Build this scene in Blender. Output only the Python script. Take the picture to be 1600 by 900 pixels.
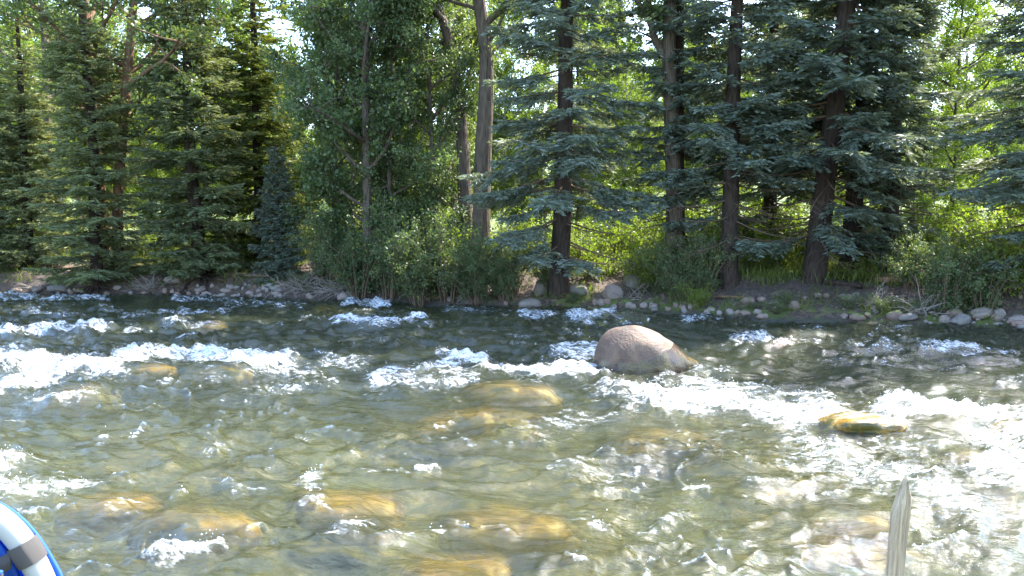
import bpy, bmesh, math, random
import numpy as np
from mathutils import Vector, Matrix

for o in list(bpy.data.objects):
    bpy.data.objects.remove(o)
SC = bpy.context.scene
COL = SC.collection

# ------------------------------------------------------------------ camera, sky, sun, exposure
CAM_H, FPX, PITCH = 1.7, 1256.0, math.radians(4.3)
cam = bpy.data.cameras.new('camera')
cam.sensor_width = 36.0
cam.lens = 36.0 * FPX / 1600.0
cam.clip_start, cam.clip_end = 0.05, 1500.0
camo = bpy.data.objects.new('camera', cam)
COL.objects.link(camo)
camo.location = (0, 0, CAM_H)
camo.rotation_euler = (math.pi / 2 - PITCH, 0, 0)
SC.camera = camo

SUN_AZ, SUN_EL = math.radians(52), math.radians(52)
world = bpy.data.worlds.new('World')
SC.world = world
world.use_nodes = True
wn = world.node_tree.nodes
wl = world.node_tree.links
sky = wn.new('ShaderNodeTexSky')
sky.sky_type = 'NISHITA'
sky.sun_disc = False
sky.sun_elevation = SUN_EL
sky.sun_rotation = SUN_AZ
sky.dust_density = 1.3
sky.ozone_density = 2.5
bg = wn['Background']
bg.inputs['Strength'].default_value = 0.15
wl.new(sky.outputs['Color'], bg.inputs['Color'])

sun = bpy.data.lights.new('sun', 'SUN')
sun.energy = 3.0
sun.angle = math.radians(0.55)
sun.color = (1.0, 0.95, 0.86)
suno = bpy.data.objects.new('sun', sun)
COL.objects.link(suno)
SV = Vector((math.sin(SUN_AZ) * math.cos(SUN_EL), math.cos(SUN_AZ) * math.cos(SUN_EL), math.sin(SUN_EL)))
suno.rotation_euler = SV.to_track_quat('Z', 'Y').to_euler()
suno.location = SV * 60

SC.view_settings.view_transform = 'Standard'
SC.view_settings.look = 'None'
SC.view_settings.gamma = 1.0
SC.view_settings.exposure = 3.05
SC.view_settings.use_curve_mapping = False
SC.render.engine = 'CYCLES'
SC.cycles.use_denoising = True
SC.cycles.max_bounces = 6
SC.cycles.diffuse_bounces = 3
SC.cycles.glossy_bounces = 2
SC.cycles.transparent_max_bounces = 10
SC.cycles.sample_clamp_indirect = 6.0

# ------------------------------------------------------------------ helpers
rnd = random.Random(7)
NR = np.random.RandomState(11)

def ray(px, py):
    u, v = (px - 800.0) / FPX, (450.0 - py) / FPX
    c, s = math.cos(PITCH), math.sin(PITCH)
    return u, c + v * s, -s + v * c

def P(px, py, z=0.0):
    x, y, dz = ray(px, py)
    k = (z - CAM_H) / dz
    return np.array((x * k, y * k, z))

def PD(px, py, Y):
    x, y, dz = ray(px, py)
    k = Y / y
    return np.array((x * k, Y, CAM_H + dz * k))

def _hash(ix, iy, iz, seed):
    n = (ix.astype(np.int64) * 374761393 + iy.astype(np.int64) * 668265263 + iz.astype(np.int64) * 2147483647 // 7 + seed * 974634777)
    n = n & 0xffffffff
    n = ((n ^ (n >> 13)) * 1274126177) & 0xffffffff
    n = ((n ^ (n >> 15)) * 2246822519) & 0xffffffff
    return ((n ^ (n >> 16)) & 0xffffff) / float(0xffffff)

def gnoise(x, y, seed=0):
    x = np.asarray(x, float); y = np.asarray(y, float)
    ix, iy = np.floor(x), np.floor(y)
    fx, fy = x - ix, y - iy
    ux, uy = fx**3 * (fx * (fx * 6 - 15) + 10), fy**3 * (fy * (fy * 6 - 15) + 10)
    z = np.zeros_like(ix)
    def g(a, b):
        t = _hash(ix + a, iy + b, z, seed) * 2 * math.pi
        return np.cos(t) * (fx - a) + np.sin(t) * (fy - b)
    a = g(0, 0) * (1 - ux) + g(1, 0) * ux
    b = g(0, 1) * (1 - ux) + g(1, 1) * ux
    return (a * (1 - uy) + b * uy) * 1.5

def fbm(x, y, seed=0, oct=4, gain=0.5):
    s, a, f = 0, 1.0, 1.0
    for i in range(oct):
        s = s + a * gnoise(x * f, y * f, seed + i * 17)
        a *= gain; f *= 2.03
    return s

def vnoise3(p, seed=0):
    i = np.floor(p); f = p - i
    u = f * f * (3 - 2 * f)
    r = 0
    for a in (0, 1):
        for b in (0, 1):
            for c in (0, 1):
                w = (u[:, 0] if a else 1 - u[:, 0]) * (u[:, 1] if b else 1 - u[:, 1]) * (u[:, 2] if c else 1 - u[:, 2])
                r = r + w * _hash(i[:, 0] + a, i[:, 1] + b, i[:, 2] + c, seed)
    return r * 2 - 1

class MB:
    """collects quads / tris as numpy arrays and links ONE mesh"""
    def __init__(self):
        self.v, self.q, self.t, self.n = [], [], [], 0
        self.var = []
    def add(self, v, q=None, t=None, var=None):
        v = np.asarray(v, float).reshape(-1, 3)
        if q is not None: self.q.append(np.asarray(q, np.int64).reshape(-1, 4) + self.n)
        if t is not None: self.t.append(np.asarray(t, np.int64).reshape(-1, 3) + self.n)
        self.v.append(v)
        self.var.append(np.full(len(v), 0.5) if var is None else np.asarray(var, float))
        self.n += len(v)
    def tube(self, path, rad, sides=6, cap=True):
        path = np.asarray(path, float); rad = np.broadcast_to(np.asarray(rad, float), (len(path),))
        n = len(path)
        tan = np.gradient(path, axis=0)
        tan /= np.linalg.norm(tan, axis=1)[:, None] + 1e-9
        ref = np.array((0, 0, 1.0)) if abs(tan[:, 2]).mean() < 0.8 else np.array((1.0, 0, 0))
        a = np.cross(tan, ref); a /= np.linalg.norm(a, axis=1)[:, None] + 1e-9
        b = np.cross(a, tan)
        th = np.arange(sides) / sides * 2 * math.pi
        V = path[:, None, :] + rad[:, None, None] * (np.cos(th)[None, :, None] * a[:, None, :] + np.sin(th)[None, :, None] * b[:, None, :])
        i = np.arange(n - 1)[:, None]; j = np.arange(sides)[None, :]; k = (j + 1) % sides
        Q = np.stack([i * sides + j, i * sides + k, (i + 1) * sides + k, (i + 1) * sides + j], -1).reshape(-1, 4)
        V = V.reshape(-1, 3)
        T = None
        if cap:
            V = np.vstack([V, path[:1], path[-1:]])
            c0, c1 = n * sides, n * sides + 1
            jj = np.arange(sides); kk = (jj + 1) % sides
            T = np.vstack([np.stack([np.full(sides, c0), kk, jj], -1),
                           np.stack([np.full(sides, c1), (n - 1) * sides + jj, (n - 1) * sides + kk], -1)])
        self.add(V, Q, T)
    def blades(self, base, d, side, L, W, mid=0.45):
        """flat rhombus leaves: base point, unit direction, unit side, length, width"""
        n = len(base)
        L = np.asarray(L)[:, None]; W = np.asarray(W)[:, None]
        m = base + d * L * mid
        V = np.stack([base, m + side * W / 2, base + d * L, m - side * W / 2], 1).reshape(-1, 3)
        Q = np.arange(n * 4).reshape(n, 4)
        self.add(V, Q, var=np.repeat(NR.rand(n), 4))
    def box(self, c, s, R=None):
        c = np.asarray(c, float); s = np.asarray(s, float) / 2
        V = np.array([(x, y, z) for x in (-1, 1) for y in (-1, 1) for z in (-1, 1)], float) * s
        if R is not None: V = V @ np.array(R).T
        self.add(V + c, [(0, 1, 3, 2), (4, 6, 7, 5), (0, 4, 5, 1), (2, 3, 7, 6), (0, 2, 6, 4), (1, 5, 7, 3)])
    def mesh(self, name, mat=None, smooth=False, attrs=None):
        V = np.vstack(self.v)
        Q = np.vstack(self.q) if self.q else np.zeros((0, 4), np.int64)
        T = np.vstack(self.t) if self.t else np.zeros((0, 3), np.int64)
        me = bpy.data.meshes.new(name)
        nq, nt = len(Q), len(T)
        me.vertices.add(len(V)); me.vertices.foreach_set('co', V.astype(np.float32).ravel())
        me.loops.add(nq * 4 + nt * 3)
        me.loops.foreach_set('vertex_index', np.concatenate([Q.ravel(), T.ravel()]).astype(np.int32))
        me.polygons.add(nq + nt)
        st = np.concatenate([np.arange(nq) * 4, nq * 4 + np.arange(nt) * 3]).astype(np.int32)
        me.polygons.foreach_set('loop_start', st)
        me.polygons.foreach_set('use_smooth', np.full(nq + nt, bool(smooth)))
        at = dict(attrs or {}); at.setdefault('var', np.concatenate(self.var))
        for k, a in at.items():
            A = me.attributes.new(k, 'FLOAT', 'POINT')
            A.data.foreach_set('value', np.asarray(a, np.float32))
        me.update(calc_edges=True); me.validate()
        if mat is not None: me.materials.append(mat)
        return me

def link(name, me, parent=None):
    o = bpy.data.objects.new(name, me); COL.objects.link(o)
    if parent is not None: o.parent = parent
    return o

def tag(o, label=None, cat=None, group=None, kind=None):
    if label: o['label'] = label
    if cat: o['category'] = cat
    if group: o['group'] = group
    if kind: o['kind'] = kind
    return o

def unit(v):
    return v / (np.linalg.norm(v, axis=-1, keepdims=True) + 1e-9)

def smooth_path(pts, n=60):
    pts = np.array(pts, float)
    for _ in range(3):
        q = [pts[0]]
        for a, b_ in zip(pts[:-1], pts[1:]): q += [a * .75 + b_ * .25, a * .25 + b_ * .75]
        pts = np.array(q + [pts[-1]])
    return pts

# ------------------------------------------------------------------ materials
class NT:
    def __init__(self, name):
        self.m = bpy.data.materials.new(name); self.m.use_nodes = True
        self.n = self.m.node_tree.nodes; self.l = self.m.node_tree.links
        self.p = self.n['Principled BSDF']; self.out = self.n['Material Output']
    def new(self, t, **kw):
        x = self.n.new(t)
        for k, v in kw.items():
            if hasattr(x, k) and k not in x.inputs: setattr(x, k, v)
            else: x.inputs[k].default_value = v
        return x
    def val(self, sock, v):
        if isinstance(v, bpy.types.NodeSocket): self.l.new(v, sock)
        else: sock.default_value = v
    def coords(self, kind='Object', scale=(1, 1, 1)):
        tc = self.new('ShaderNodeTexCoord'); mp = self.new('ShaderNodeMapping')
        self.l.new(tc.outputs[kind], mp.inputs['Vector']); mp.inputs['Scale'].default_value = scale
        return mp.outputs['Vector']
    def pos(self, scale=(1, 1, 1)):
        g = self.new('ShaderNodeNewGeometry'); mp = self.new('ShaderNodeMapping')
        self.l.new(g.outputs['Position'], mp.inputs['Vector']); mp.inputs['Scale'].default_value = scale
        return mp.outputs['Vector']
    def noise(self, vec, scale, detail=4, rough=0.55, dist=0.0):
        x = self.new('ShaderNodeTexNoise'); self.l.new(vec, x.inputs['Vector'])
        x.inputs['Scale'].default_value = scale; x.inputs['Detail'].default_value = detail
        x.inputs['Roughness'].default_value = rough; x.inputs['Distortion'].default_value = dist
        return x.outputs['Fac']
    def voro(self, vec, scale, out='Distance', feature='F1', rand=1.0):
        x = self.new('ShaderNodeTexVoronoi', feature=feature); self.l.new(vec, x.inputs['Vector'])
        x.inputs['Scale'].default_value = scale; x.inputs['Randomness'].default_value = rand
        return x.outputs[out]
    def ramp(self, fac, stops, interp='LINEAR'):
        x = self.new('ShaderNodeValToRGB'); x.color_ramp.interpolation = interp
        e = x.color_ramp.elements
        while len(e) < len(stops): e.new(0.5)
        for i, (p, c) in enumerate(stops):
            e[i].position = p; e[i].color = (*c, 1) if len(c) == 3 else c
        self.l.new(fac, x.inputs['Fac'])
        return x.outputs['Color']
    def mix(self, f, a, b, mode='MIX'):
        x = self.new('ShaderNodeMix', data_type='RGBA', blend_type=mode)
        self.val(x.inputs[0], f)
        for s, v in ((x.inputs[6], a), (x.inputs[7], b)):
            if isinstance(v, tuple): v = (*v, 1) if len(v) == 3 else v
            self.val(s, v)
        return x.outputs[2]
    def math(self, op, a, b=0.0, c=0.0, clamp=False):
        x = self.new('ShaderNodeMath', operation=op); x.use_clamp = clamp
        self.val(x.inputs[0], a); self.val(x.inputs[1], b); self.val(x.inputs[2], c)
        return x.outputs[0]
    def mrange(self, v, a, b, c=0.0, d=1.0, smooth=True):
        x = self.new('ShaderNodeMapRange'); x.interpolation_type = 'SMOOTHSTEP' if smooth else 'LINEAR'
        self.val(x.inputs['Value'], v)
        for k, q in zip(('From Min', 'From Max', 'To Min', 'To Max'), (a, b, c, d)): self.val(x.inputs[k], q)
        return x.outputs['Result']
    def attr(self, name):
        x = self.new('ShaderNodeAttribute'); x.attribute_name = name
        return x.outputs['Fac']
    def objrand(self):
        return self.new('ShaderNodeObjectInfo').outputs['Random']
    def sepz(self, vec, i='Z'):
        x = self.new('ShaderNodeSeparateXYZ'); self.l.new(vec, x.inputs[0]); return x.outputs[i]
    def bump(self, h, strength=0.5, dist=0.02, normal=None):
        x = self.new('ShaderNodeBump'); self.l.new(h, x.inputs['Height'])
        x.inputs['Strength'].default_value = strength; x.inputs['Distance'].default_value = dist
        if normal is not None: self.l.new(normal, x.inputs['Normal'])
        return x.outputs['Normal']
    def set(self, **kw):
        for k, v in kw.items():
            k = k.replace('_', ' ')
            if isinstance(v, tuple) and len(v) == 3: v = (*v, 1)
            self.val(self.p.inputs[k], v)
        return self
    def surf(self, s): self.l.new(s, self.out.inputs['Surface'])

def leaf_mat(name, stops, trans=0.45, tint=(1.25, 1.2, 0.45), rough=0.45, spec=0.35):
    t = NT(name)
    v = t.math('MULTIPLY_ADD', t.attr('var'), 0.62, t.math('MULTIPLY', t.objrand(), 0.38))
    c = t.ramp(v, stops)
    t.set(Base_Color=c, Roughness=rough); t.p.inputs['Specular IOR Level'].default_value = spec
    tr = t.new('ShaderNodeBsdfTranslucent')
    t.l.new(t.mix(1.0, c, tint, 'MULTIPLY'), tr.inputs['Color'])
    mx = t.new('ShaderNodeMixShader'); mx.inputs[0].default_value = trans
    t.l.new(t.p.outputs[0], mx.inputs[1]); t.l.new(tr.outputs[0], mx.inputs[2])
    t.surf(mx.outputs[0])
    return t.m

def bark_mat(name, dark, light, scale=(9, 9, 1.6), bump=0.9, extra=None):
    t = NT(name)
    v = t.coords('Object', scale)
    n = t.noise(v, 2.2, 6, 0.62, 0.6)
    vo = t.voro(v, 2.6, 'Distance', 'F1')
    h = t.math('ADD', n, t.math('MULTIPLY', vo, 0.55))
    c = t.ramp(h, [(0.35, dark), (0.95, light)])
    big = t.noise(t.coords('Object', (1, 1, 0.7)), 1.7, 3)
    c = t.mix(t.mrange(big, 0.45, 0.75, 0, 0.55), c, extra or light)
    t.set(Base_Color=c, Roughness=0.92, Normal=t.bump(h, bump, 0.035))
    t.p.inputs['Specular IOR Level'].default_value = 0.15
    return t.m

def rock_mat(name, a, b, moss=0.0, speck=0.3, wet=False):
    t = NT(name)
    v = t.pos()
    n = t.noise(v, 3.1, 6, 0.6); f = t.noise(v, 60, 3, 0.7)
    c = t.ramp(n, [(0.3, a), (0.7, b)])
    c = t.mix(t.math('MULTIPLY', t.objrand(), 0.55), c, (0.23, 0.155, 0.12))
    c = t.mix(t.mrange(f, 0.5, 0.72, 0, speck), c, (0.05, 0.045, 0.04))
    c = t.mix(t.mrange(t.noise(v, 75, 2, 0.6), 0.56, 0.7, 0, speck), c, (0.55, 0.5, 0.44))
    g = t.new('ShaderNodeNewGeometry')
    if moss > 0:
        up = t.sepz(g.outputs['Normal'])
        mk = t.math('MULTIPLY', t.mrange(up, 0.1, 0.8), t.mrange(t.noise(v, 2.3, 5, 0.65), 0.62 - moss * 0.3, 0.72 - moss * 0.25))
        c = t.mix(mk, c, (0.07, 0.10, 0.018))
    z = t.sepz(v)
    wetm = t.mrange(t.math('ADD', z, t.math('MULTIPLY', t.noise(v, 6, 3), 0.08)), 0.06, 0.13, 1, 0)
    c = t.mix(t.math('MULTIPLY', wetm, 0.62), c, t.mix(1.0, c, (0.3, 0.28, 0.2), 'MULTIPLY'))
    t.set(Base_Color=c, Roughness=t.mrange(wetm, 0, 1, 0.85, 0.25), Normal=t.bump(t.math('ADD', n, t.math('MULTIPLY', f, 0.25)), 0.55, 0.03))
    return t.m

M = {}
M['bark_spruce'] = bark_mat('bark_spruce', (0.011, 0.008, 0.006), (0.05, 0.036, 0.028), extra=(0.042, 0.029, 0.021))
M['bark_red'] = bark_mat('bark_red', (0.04, 0.022, 0.013), (0.17, 0.10, 0.06), extra=(0.19, 0.11, 0.06))
M['bark_cotton'] = bark_mat('bark_cotton', (0.022, 0.017, 0.013), (0.13, 0.10, 0.075), (10, 10, 1.2), 1.0, (0.10, 0.078, 0.058))
M['bark_aspen'] = bark_mat('bark_aspen', (0.10, 0.09, 0.07), (0.33, 0.30, 0.24), (5, 5, 6), 0.4, (0.22, 0.2, 0.155))
M['twig'] = bark_mat('twig', (0.03, 0.02, 0.014), (0.14, 0.095, 0.065), (20, 20, 20), 0.3)
M['dead'] = bark_mat('dead', (0.09, 0.075, 0.06), (0.28, 0.24, 0.20), (20, 20, 20), 0.3)
M['needle_blue'] = leaf_mat('needle_blue', [(0.0, (0.05, 0.066, 0.046)), (0.5, (0.112, 0.142, 0.108)), (1.0, (0.215, 0.25, 0.205))], 0.34, (1.25, 1.2, 0.5), 0.6, 0.3)
M['needle_green'] = leaf_mat('needle_green', [(0.0, (0.04, 0.058, 0.020)), (0.5, (0.085, 0.115, 0.042)), (1.0, (0.19, 0.21, 0.08))], 0.38, (1.2, 1.15, 0.5), 0.6, 0.3)
M['needle_mix'] = leaf_mat('needle_mix', [(0.0, (0.065, 0.082, 0.036)), (0.5, (0.14, 0.168, 0.084)), (1.0, (0.25, 0.275, 0.145))], 0.42, (1.25, 1.2, 0.5), 0.6, 0.3)  # needles of the left spruces, lightened to stand in for sunlight on them
M['needle_sunlit'] = leaf_mat('needle_sunlit', [(0.0, (0.065, 0.088, 0.022)), (0.5, (0.135, 0.165, 0.042)), (1.0, (0.23, 0.25, 0.075))], 0.45, (1.2, 1.15, 0.5), 0.6, 0.3)  # brighter needle copy, sunlight put into the colour of a shadowed spruce
M['leaf_cotton'] = leaf_mat('leaf_cotton', [(0.0, (0.05, 0.08, 0.026)), (0.55, (0.09, 0.135, 0.044)), (1.0, (0.15, 0.19, 0.07))], 0.5)
M['leaf_alder'] = leaf_mat('leaf_alder', [(0.0, (0.05, 0.08, 0.032)), (0.55, (0.092, 0.132, 0.055)), (1.0, (0.155, 0.195, 0.09))], 0.48, (1.2, 1.25, 0.5))
M['leaf_sunlit'] = leaf_mat('leaf_sunlit', [(0.0, (0.075, 0.115, 0.018)), (0.5, (0.135, 0.195, 0.03)), (1.0, (0.21, 0.255, 0.055))], 0.56, (1.22, 1.27, 0.45))  # lightened leaf copy, sunshine on understory and background foliage painted into its colour
M['grass'] = leaf_mat('grass', [(0.0, (0.07, 0.11, 0.022)), (0.6, (0.12, 0.165, 0.035)), (1.0, (0.24, 0.22, 0.075))], 0.5, (1.2, 1.2, 0.5))
M['rock_grey'] = rock_mat('rock_grey', (0.08, 0.07, 0.06), (0.18, 0.16, 0.14), 0.3)
M['rock_pale'] = rock_mat('rock_pale', (0.085, 0.077, 0.068), (0.185, 0.17, 0.15), 0.12)
M['rock_red'] = rock_mat('rock_red', (0.08, 0.05, 0.04), (0.17, 0.11, 0.085), 0.4)

# water-covered algae rocks
t = NT('rock_gold')
v = t.pos()
n = t.noise(v, 3.5, 5, 0.6, 0.4); st = t.noise(t.pos((2, 9, 9)), 3.0, 4, 0.6, 0.5)
c = t.ramp(n, [(0.25, (0.14, 0.07, 0.008)), (0.5, (0.37, 0.195, 0.012)), (0.75, (0.52, 0.31, 0.022))])
c = t.mix(t.mrange(st, 0.45, 0.7, 0, 0.6), c, (0.11, 0.055, 0.012))
c = t.mix(t.mrange(t.noise(v, 1.3, 2), 0.52, 0.62, 0, 0.65), c, (0.075, 0.085, 0.018))
c = t.mix(t.mrange(t.noise(v, 9, 4, 0.6), 0.5, 0.7, 0, 0.5), c, (0.06, 0.04, 0.018))
t.set(Base_Color=c, Roughness=0.3, Normal=t.bump(st, 0.5, 0.02)); M['rock_gold'] = t.m

t = NT('rock_amber')
v = t.pos(); st = t.noise(t.pos((3, 9, 9)), 4.0, 5, 0.65, 0.6)
c = t.ramp(st, [(0.3, (0.05, 0.022, 0.006)), (0.5, (0.19, 0.10, 0.008)), (0.75, (0.30, 0.18, 0.014))])
c = t.mix(t.mrange(t.noise(v, 5, 4, 0.6), 0.5, 0.62, 0, 0.8), c, (0.035, 0.045, 0.008))
t.set(Base_Color=c, Roughness=0.16, Normal=t.bump(st, 0.7, 0.02)); M['rock_amber'] = t.m
# big granite boulder
t = NT('granite')
v = t.pos(); o = t.coords('Object')
n = t.noise(o, 2.8, 6, 0.62, 0.5)
c = t.ramp(n, [(0.32, (0.032, 0.018, 0.011)), (0.48, (0.08, 0.043, 0.022)), (0.66, (0.14, 0.086, 0.046))])
c = t.mix(t.mrange(t.noise(o, 90, 2, 0.7), 0.5, 0.64, 0, 0.75), c, (0.045, 0.035, 0.03))
c = t.mix(t.mrange(t.noise(o, 120, 2, 0.6), 0.55, 0.68, 0, 0.4), c, (0.20, 0.145, 0.10))
c = t.mix(t.mrange(t.noise(o, 2.6, 4, 0.6), 0.5, 0.66, 0, 0.6), c, (0.06, 0.04, 0.033))
z = t.math('ADD', t.sepz(v), t.math('MULTIPLY', t.math('SUBTRACT', t.noise(v, 3.2, 4), 0.5), 0.22))
damp = t.mrange(t.math('SUBTRACT', z, t.math('MULTIPLY', t.math('SUBTRACT', t.sepz(o, 'X'), 0.1, 0, True), 0.32)), 0.11, 0.18, 1, 0)
c = t.mix(t.math('MULTIPLY', damp, 0.85), c, t.mix(1.0, c, (0.36, 0.29, 0.18), 'MULTIPLY'))
alg = t.math('MULTIPLY', damp, t.mrange(t.noise(v, 2.6, 3), 0.46, 0.58))
c = t.mix(t.math('MULTIPLY', alg, 0.6), c, (0.085, 0.065, 0.010))
t.set(Base_Color=c, Roughness=t.mrange(damp, 0, 1, 0.7, 0.16), Normal=t.bump(t.math('ADD', n, t.math('MULTIPLY', t.noise(o, 40, 4), 0.2)), 0.7, 0.05))
M['granite'] = t.m

# ground sheet
t = NT('ground')
v = t.pos()
n = t.noise(v, 1.4, 6, 0.6); fine = t.noise(v, 14, 5, 0.7); lit = t.voro(v, 22, 'Color')
duff = t.ramp(fine, [(0.3, (0.02, 0.014, 0.010)), (0.55, (0.06, 0.041, 0.030)), (0.75, (0.15, 0.10, 0.072))])
leafl = t.ramp(t.sepz(lit, 'X'), [(0.0, (0.03, 0.019, 0.013)), (0.6, (0.085, 0.053, 0.037)), (1.0, (0.24, 0.16, 0.11))])
duff = t.mix(t.mrange(n, 0.4, 0.6, 0.15, 0.6), duff, leafl)
gr = t.ramp(t.noise(v, 5, 5, 0.7), [(0.3, (0.05, 0.075, 0.015)), (0.55, (0.10, 0.14, 0.025)), (0.8, (0.16, 0.17, 0.05))])
c = t.mix(t.math('MULTIPLY', t.attr('grass'), t.mrange(fine, 0.3, 0.5, 0.5, 1)), duff, gr)
c = t.mix(t.math('MULTIPLY', t.attr('moss'), t.mrange(t.noise(v, 3.0, 5, 0.7), 0.45, 0.56)), c, (0.085, 0.115, 0.014))
gv = t.voro(t.pos((1, 1, 0.3)), 7.0, 'Color'); gd = t.voro(t.pos((1, 1, 0.3)), 7.0, 'Distance')
bed = t.ramp(t.sepz(gv, 'X'), [(0.0, (0.085, 0.072, 0.012)), (0.45, (0.19, 0.155, 0.026)), (0.8, (0.30, 0.21, 0.034)), (1.0, (0.38, 0.27, 0.07))])
bed = t.mix(t.mrange(gd, 0.35, 0.7, 0, 0.6), bed, (0.03, 0.028, 0.012))
bed = t.mix(t.mrange(t.noise(v, 0.9, 4, 0.6), 0.42, 0.65, 0.1, 0.75), bed, (0.15, 0.15, 0.028))
bed = t.mix(t.mrange(t.sepz(v, 'Y'), 7.5, 10.0, 0, 0.95), bed, t.mix(0.88, bed, (0.02, 0.027, 0.033)))  # far bed painted darker and bluer for the deep, shaded look of far water
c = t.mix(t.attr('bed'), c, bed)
dampf = t.mrange(t.sepz(v), 0.03, 0.22, 1, 0)
t.set(Base_Color=t.mix(t.math('MULTIPLY', dampf, 0.6), c, t.mix(1.0, c, (0.45, 0.42, 0.36), 'MULTIPLY')), Roughness=0.9, Normal=t.bump(t.math('ADD', fine, t.math('MULTIPLY', gd, -0.6)), 0.7, 0.05))
M['ground'] = t.m

# river water with foam
t = NT('river_water')
v = t.pos()
foam = t.attr('foam')
fl = t.new('ShaderNodeMapping'); fl.inputs['Rotation'].default_value = (0, 0, math.radians(17.3)); t.l.new(v, fl.inputs['Vector'])
fs = t.new('ShaderNodeMapping'); fs.inputs['Scale'].default_value = (0.55, 1.25, 1.0); t.l.new(fl.outputs[0], fs.inputs['Vector'])
n1 = t.noise(fs.outputs[0], 8.5, 7, 0.68, 1.3)
n2 = t.noise(v, 34, 4, 0.72, 0.5)
fil = t.math('SUBTRACT', 1.0, t.math('MULTIPLY', t.math('ABSOLUTE', t.math('SUBTRACT', t.noise(fs.outputs[0], 5.0, 4, 0.6, 1.6), 0.5)), 5.0), 0, True)
lace = t.math('ADD', t.math('MULTIPLY', n1, 0.62), t.math('MULTIPLY', n2, 0.38))
fm = t.math('ADD', t.math('ADD', foam, t.math('MULTIPLY', t.math('SUBTRACT', lace, 0.5), 2.9)), t.math('MULTIPLY', t.math('SUBTRACT', fil, 0.35), 0.40))
mask = t.math('MULTIPLY', t.mrange(fm, 0.74, 1.42), 0.97)
hb = t.math('ADD', t.math('MULTIPLY', t.noise(fs.outputs[0], 5, 3, 0.5, 0.8), 0.8), t.math('ADD', t.math('MULTIPLY', t.noise(fs.outputs[0], 26, 3, 0.6, 0.4), 0.26), t.math('MULTIPLY', t.noise(v, 75, 2, 0.6), 0.09)))
nor = t.bump(hb, 0.8, 0.05)
fr = t.new('ShaderNodeFresnel', IOR=1.5); t.l.new(nor, fr.inputs['Normal'])
tp = t.new('ShaderNodeBsdfTransparent'); tp.inputs['Color'].default_value = (0.84, 0.87, 0.62, 1)
df = t.new('ShaderNodeBsdfDiffuse'); df.inputs['Color'].default_value = (0.078, 0.090, 0.052, 1); t.l.new(nor, df.inputs['Normal'])
gl = t.new('ShaderNodeBsdfGlossy'); gl.inputs['Roughness'].default_value = 0.03; t.l.new(nor, gl.inputs['Normal'])
rf = t.new('ShaderNodeBsdfRefraction'); rf.inputs['IOR'].default_value = 1.16; rf.inputs['Roughness'].default_value = 0.14; rf.inputs['Color'].default_value = (0.80, 0.84, 0.62, 1); t.l.new(nor, rf.inputs['Normal'])
m0 = t.new('ShaderNodeMixShader'); m0.inputs[0].default_value = 0.5
t.l.new(tp.outputs[0], m0.inputs[1]); t.l.new(rf.outputs[0], m0.inputs[2])
m1 = t.new('ShaderNodeMixShader'); m1.inputs[0].default_value = 0.24
t.l.new(m0.outputs[0], m1.inputs[1]); t.l.new(df.outputs[0], m1.inputs[2])
m2 = t.new('ShaderNodeMixShader'); t.l.new(fr.outputs[0], m2.inputs[0])
t.l.new(m1.outputs[0], m2.inputs[1]); t.l.new(gl.outputs[0], m2.inputs[2])
fp = t.new('ShaderNodeBsdfPrincipled')
fp.inputs['Base Color'].default_value = (0.58, 0.62, 0.65, 1); fp.inputs['Roughness'].default_value = 0.35
t.l.new(t.bump(lace, 1.0, 0.06), fp.inputs['Normal'])
m3 = t.new('ShaderNodeMixShader'); t.l.new(mask, m3.inputs[0])
t.l.new(m2.outputs[0], m3.inputs[1]); t.l.new(fp.outputs[0], m3.inputs[2])
t.surf(m3.outputs[0]); M['river_water'] = t.m
t = NT('spray'); t.set(Base_Color=(0.85, 0.87, 0.88), Roughness=0.15); M['spray'] = t.m

def plain(name, col, rough=0.5, metal=0.0, bump=0):
    t = NT(name)
    n = t.noise(t.coords('Object'), 35, 4)
    t.set(Base_Color=t.mix(t.math('MULTIPLY', n, 0.35), col, tuple(x * 0.75 for x in col)), Roughness=rough, Metallic=metal)
    if bump: t.set(Normal=t.bump(n, bump, 0.003))
    return t.m
M['tube_white'] = plain('tube_white', (0.31, 0.305, 0.30), 0.35)
M['black_mesh'] = plain('black_mesh', (0.016, 0.014, 0.02), 0.8, 0, 0.6)
t = NT('blue_fabric')
w1 = t.new('ShaderNodeTexWave', bands_direction='Z'); w1.inputs['Scale'].default_value = 260; t.l.new(t.coords('Object'), w1.inputs['Vector'])
n = t.noise(t.coords('Object'), 9, 4)
c = t.mix(n, (0.012, 0.085, 0.42), (0.03, 0.16, 0.62))
t.set(Base_Color=c, Roughness=0.6, Normal=t.bump(t.math('ADD', w1.outputs['Fac'], t.math('MULTIPLY', n, 3)), 0.3, 0.002))
tr = t.new('ShaderNodeBsdfTranslucent'); t.l.new(t.mix(1.0, c, (1.2, 1.3, 1.2), 'MULTIPLY'), tr.inputs['Color'])
mx = t.new('ShaderNodeMixShader'); mx.inputs[0].default_value = 0.4
t.l.new(t.p.outputs[0], mx.inputs[1]); t.l.new(tr.outputs[0], mx.inputs[2]); t.surf(mx.outputs[0]); M['blue_fabric'] = t.m
t = NT('webbing')
w1 = t.new('ShaderNodeTexWave', bands_direction='DIAGONAL'); w1.inputs['Scale'].default_value = 420; t.l.new(t.coords('Object'), w1.inputs['Vector'])
t.set(Base_Color=t.mix(w1.outputs['Fac'], (0.03, 0.027, 0.025), (0.075, 0.066, 0.06)), Roughness=0.7, Normal=t.bump(w1.outputs['Fac'], 0.5, 0.002)); M['webbing'] = t.m
t = NT('grey_wood')
v = t.coords('Object', (70, 70, 3.0)); n = t.noise(v, 1.0, 6, 0.6, 0.7)
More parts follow.
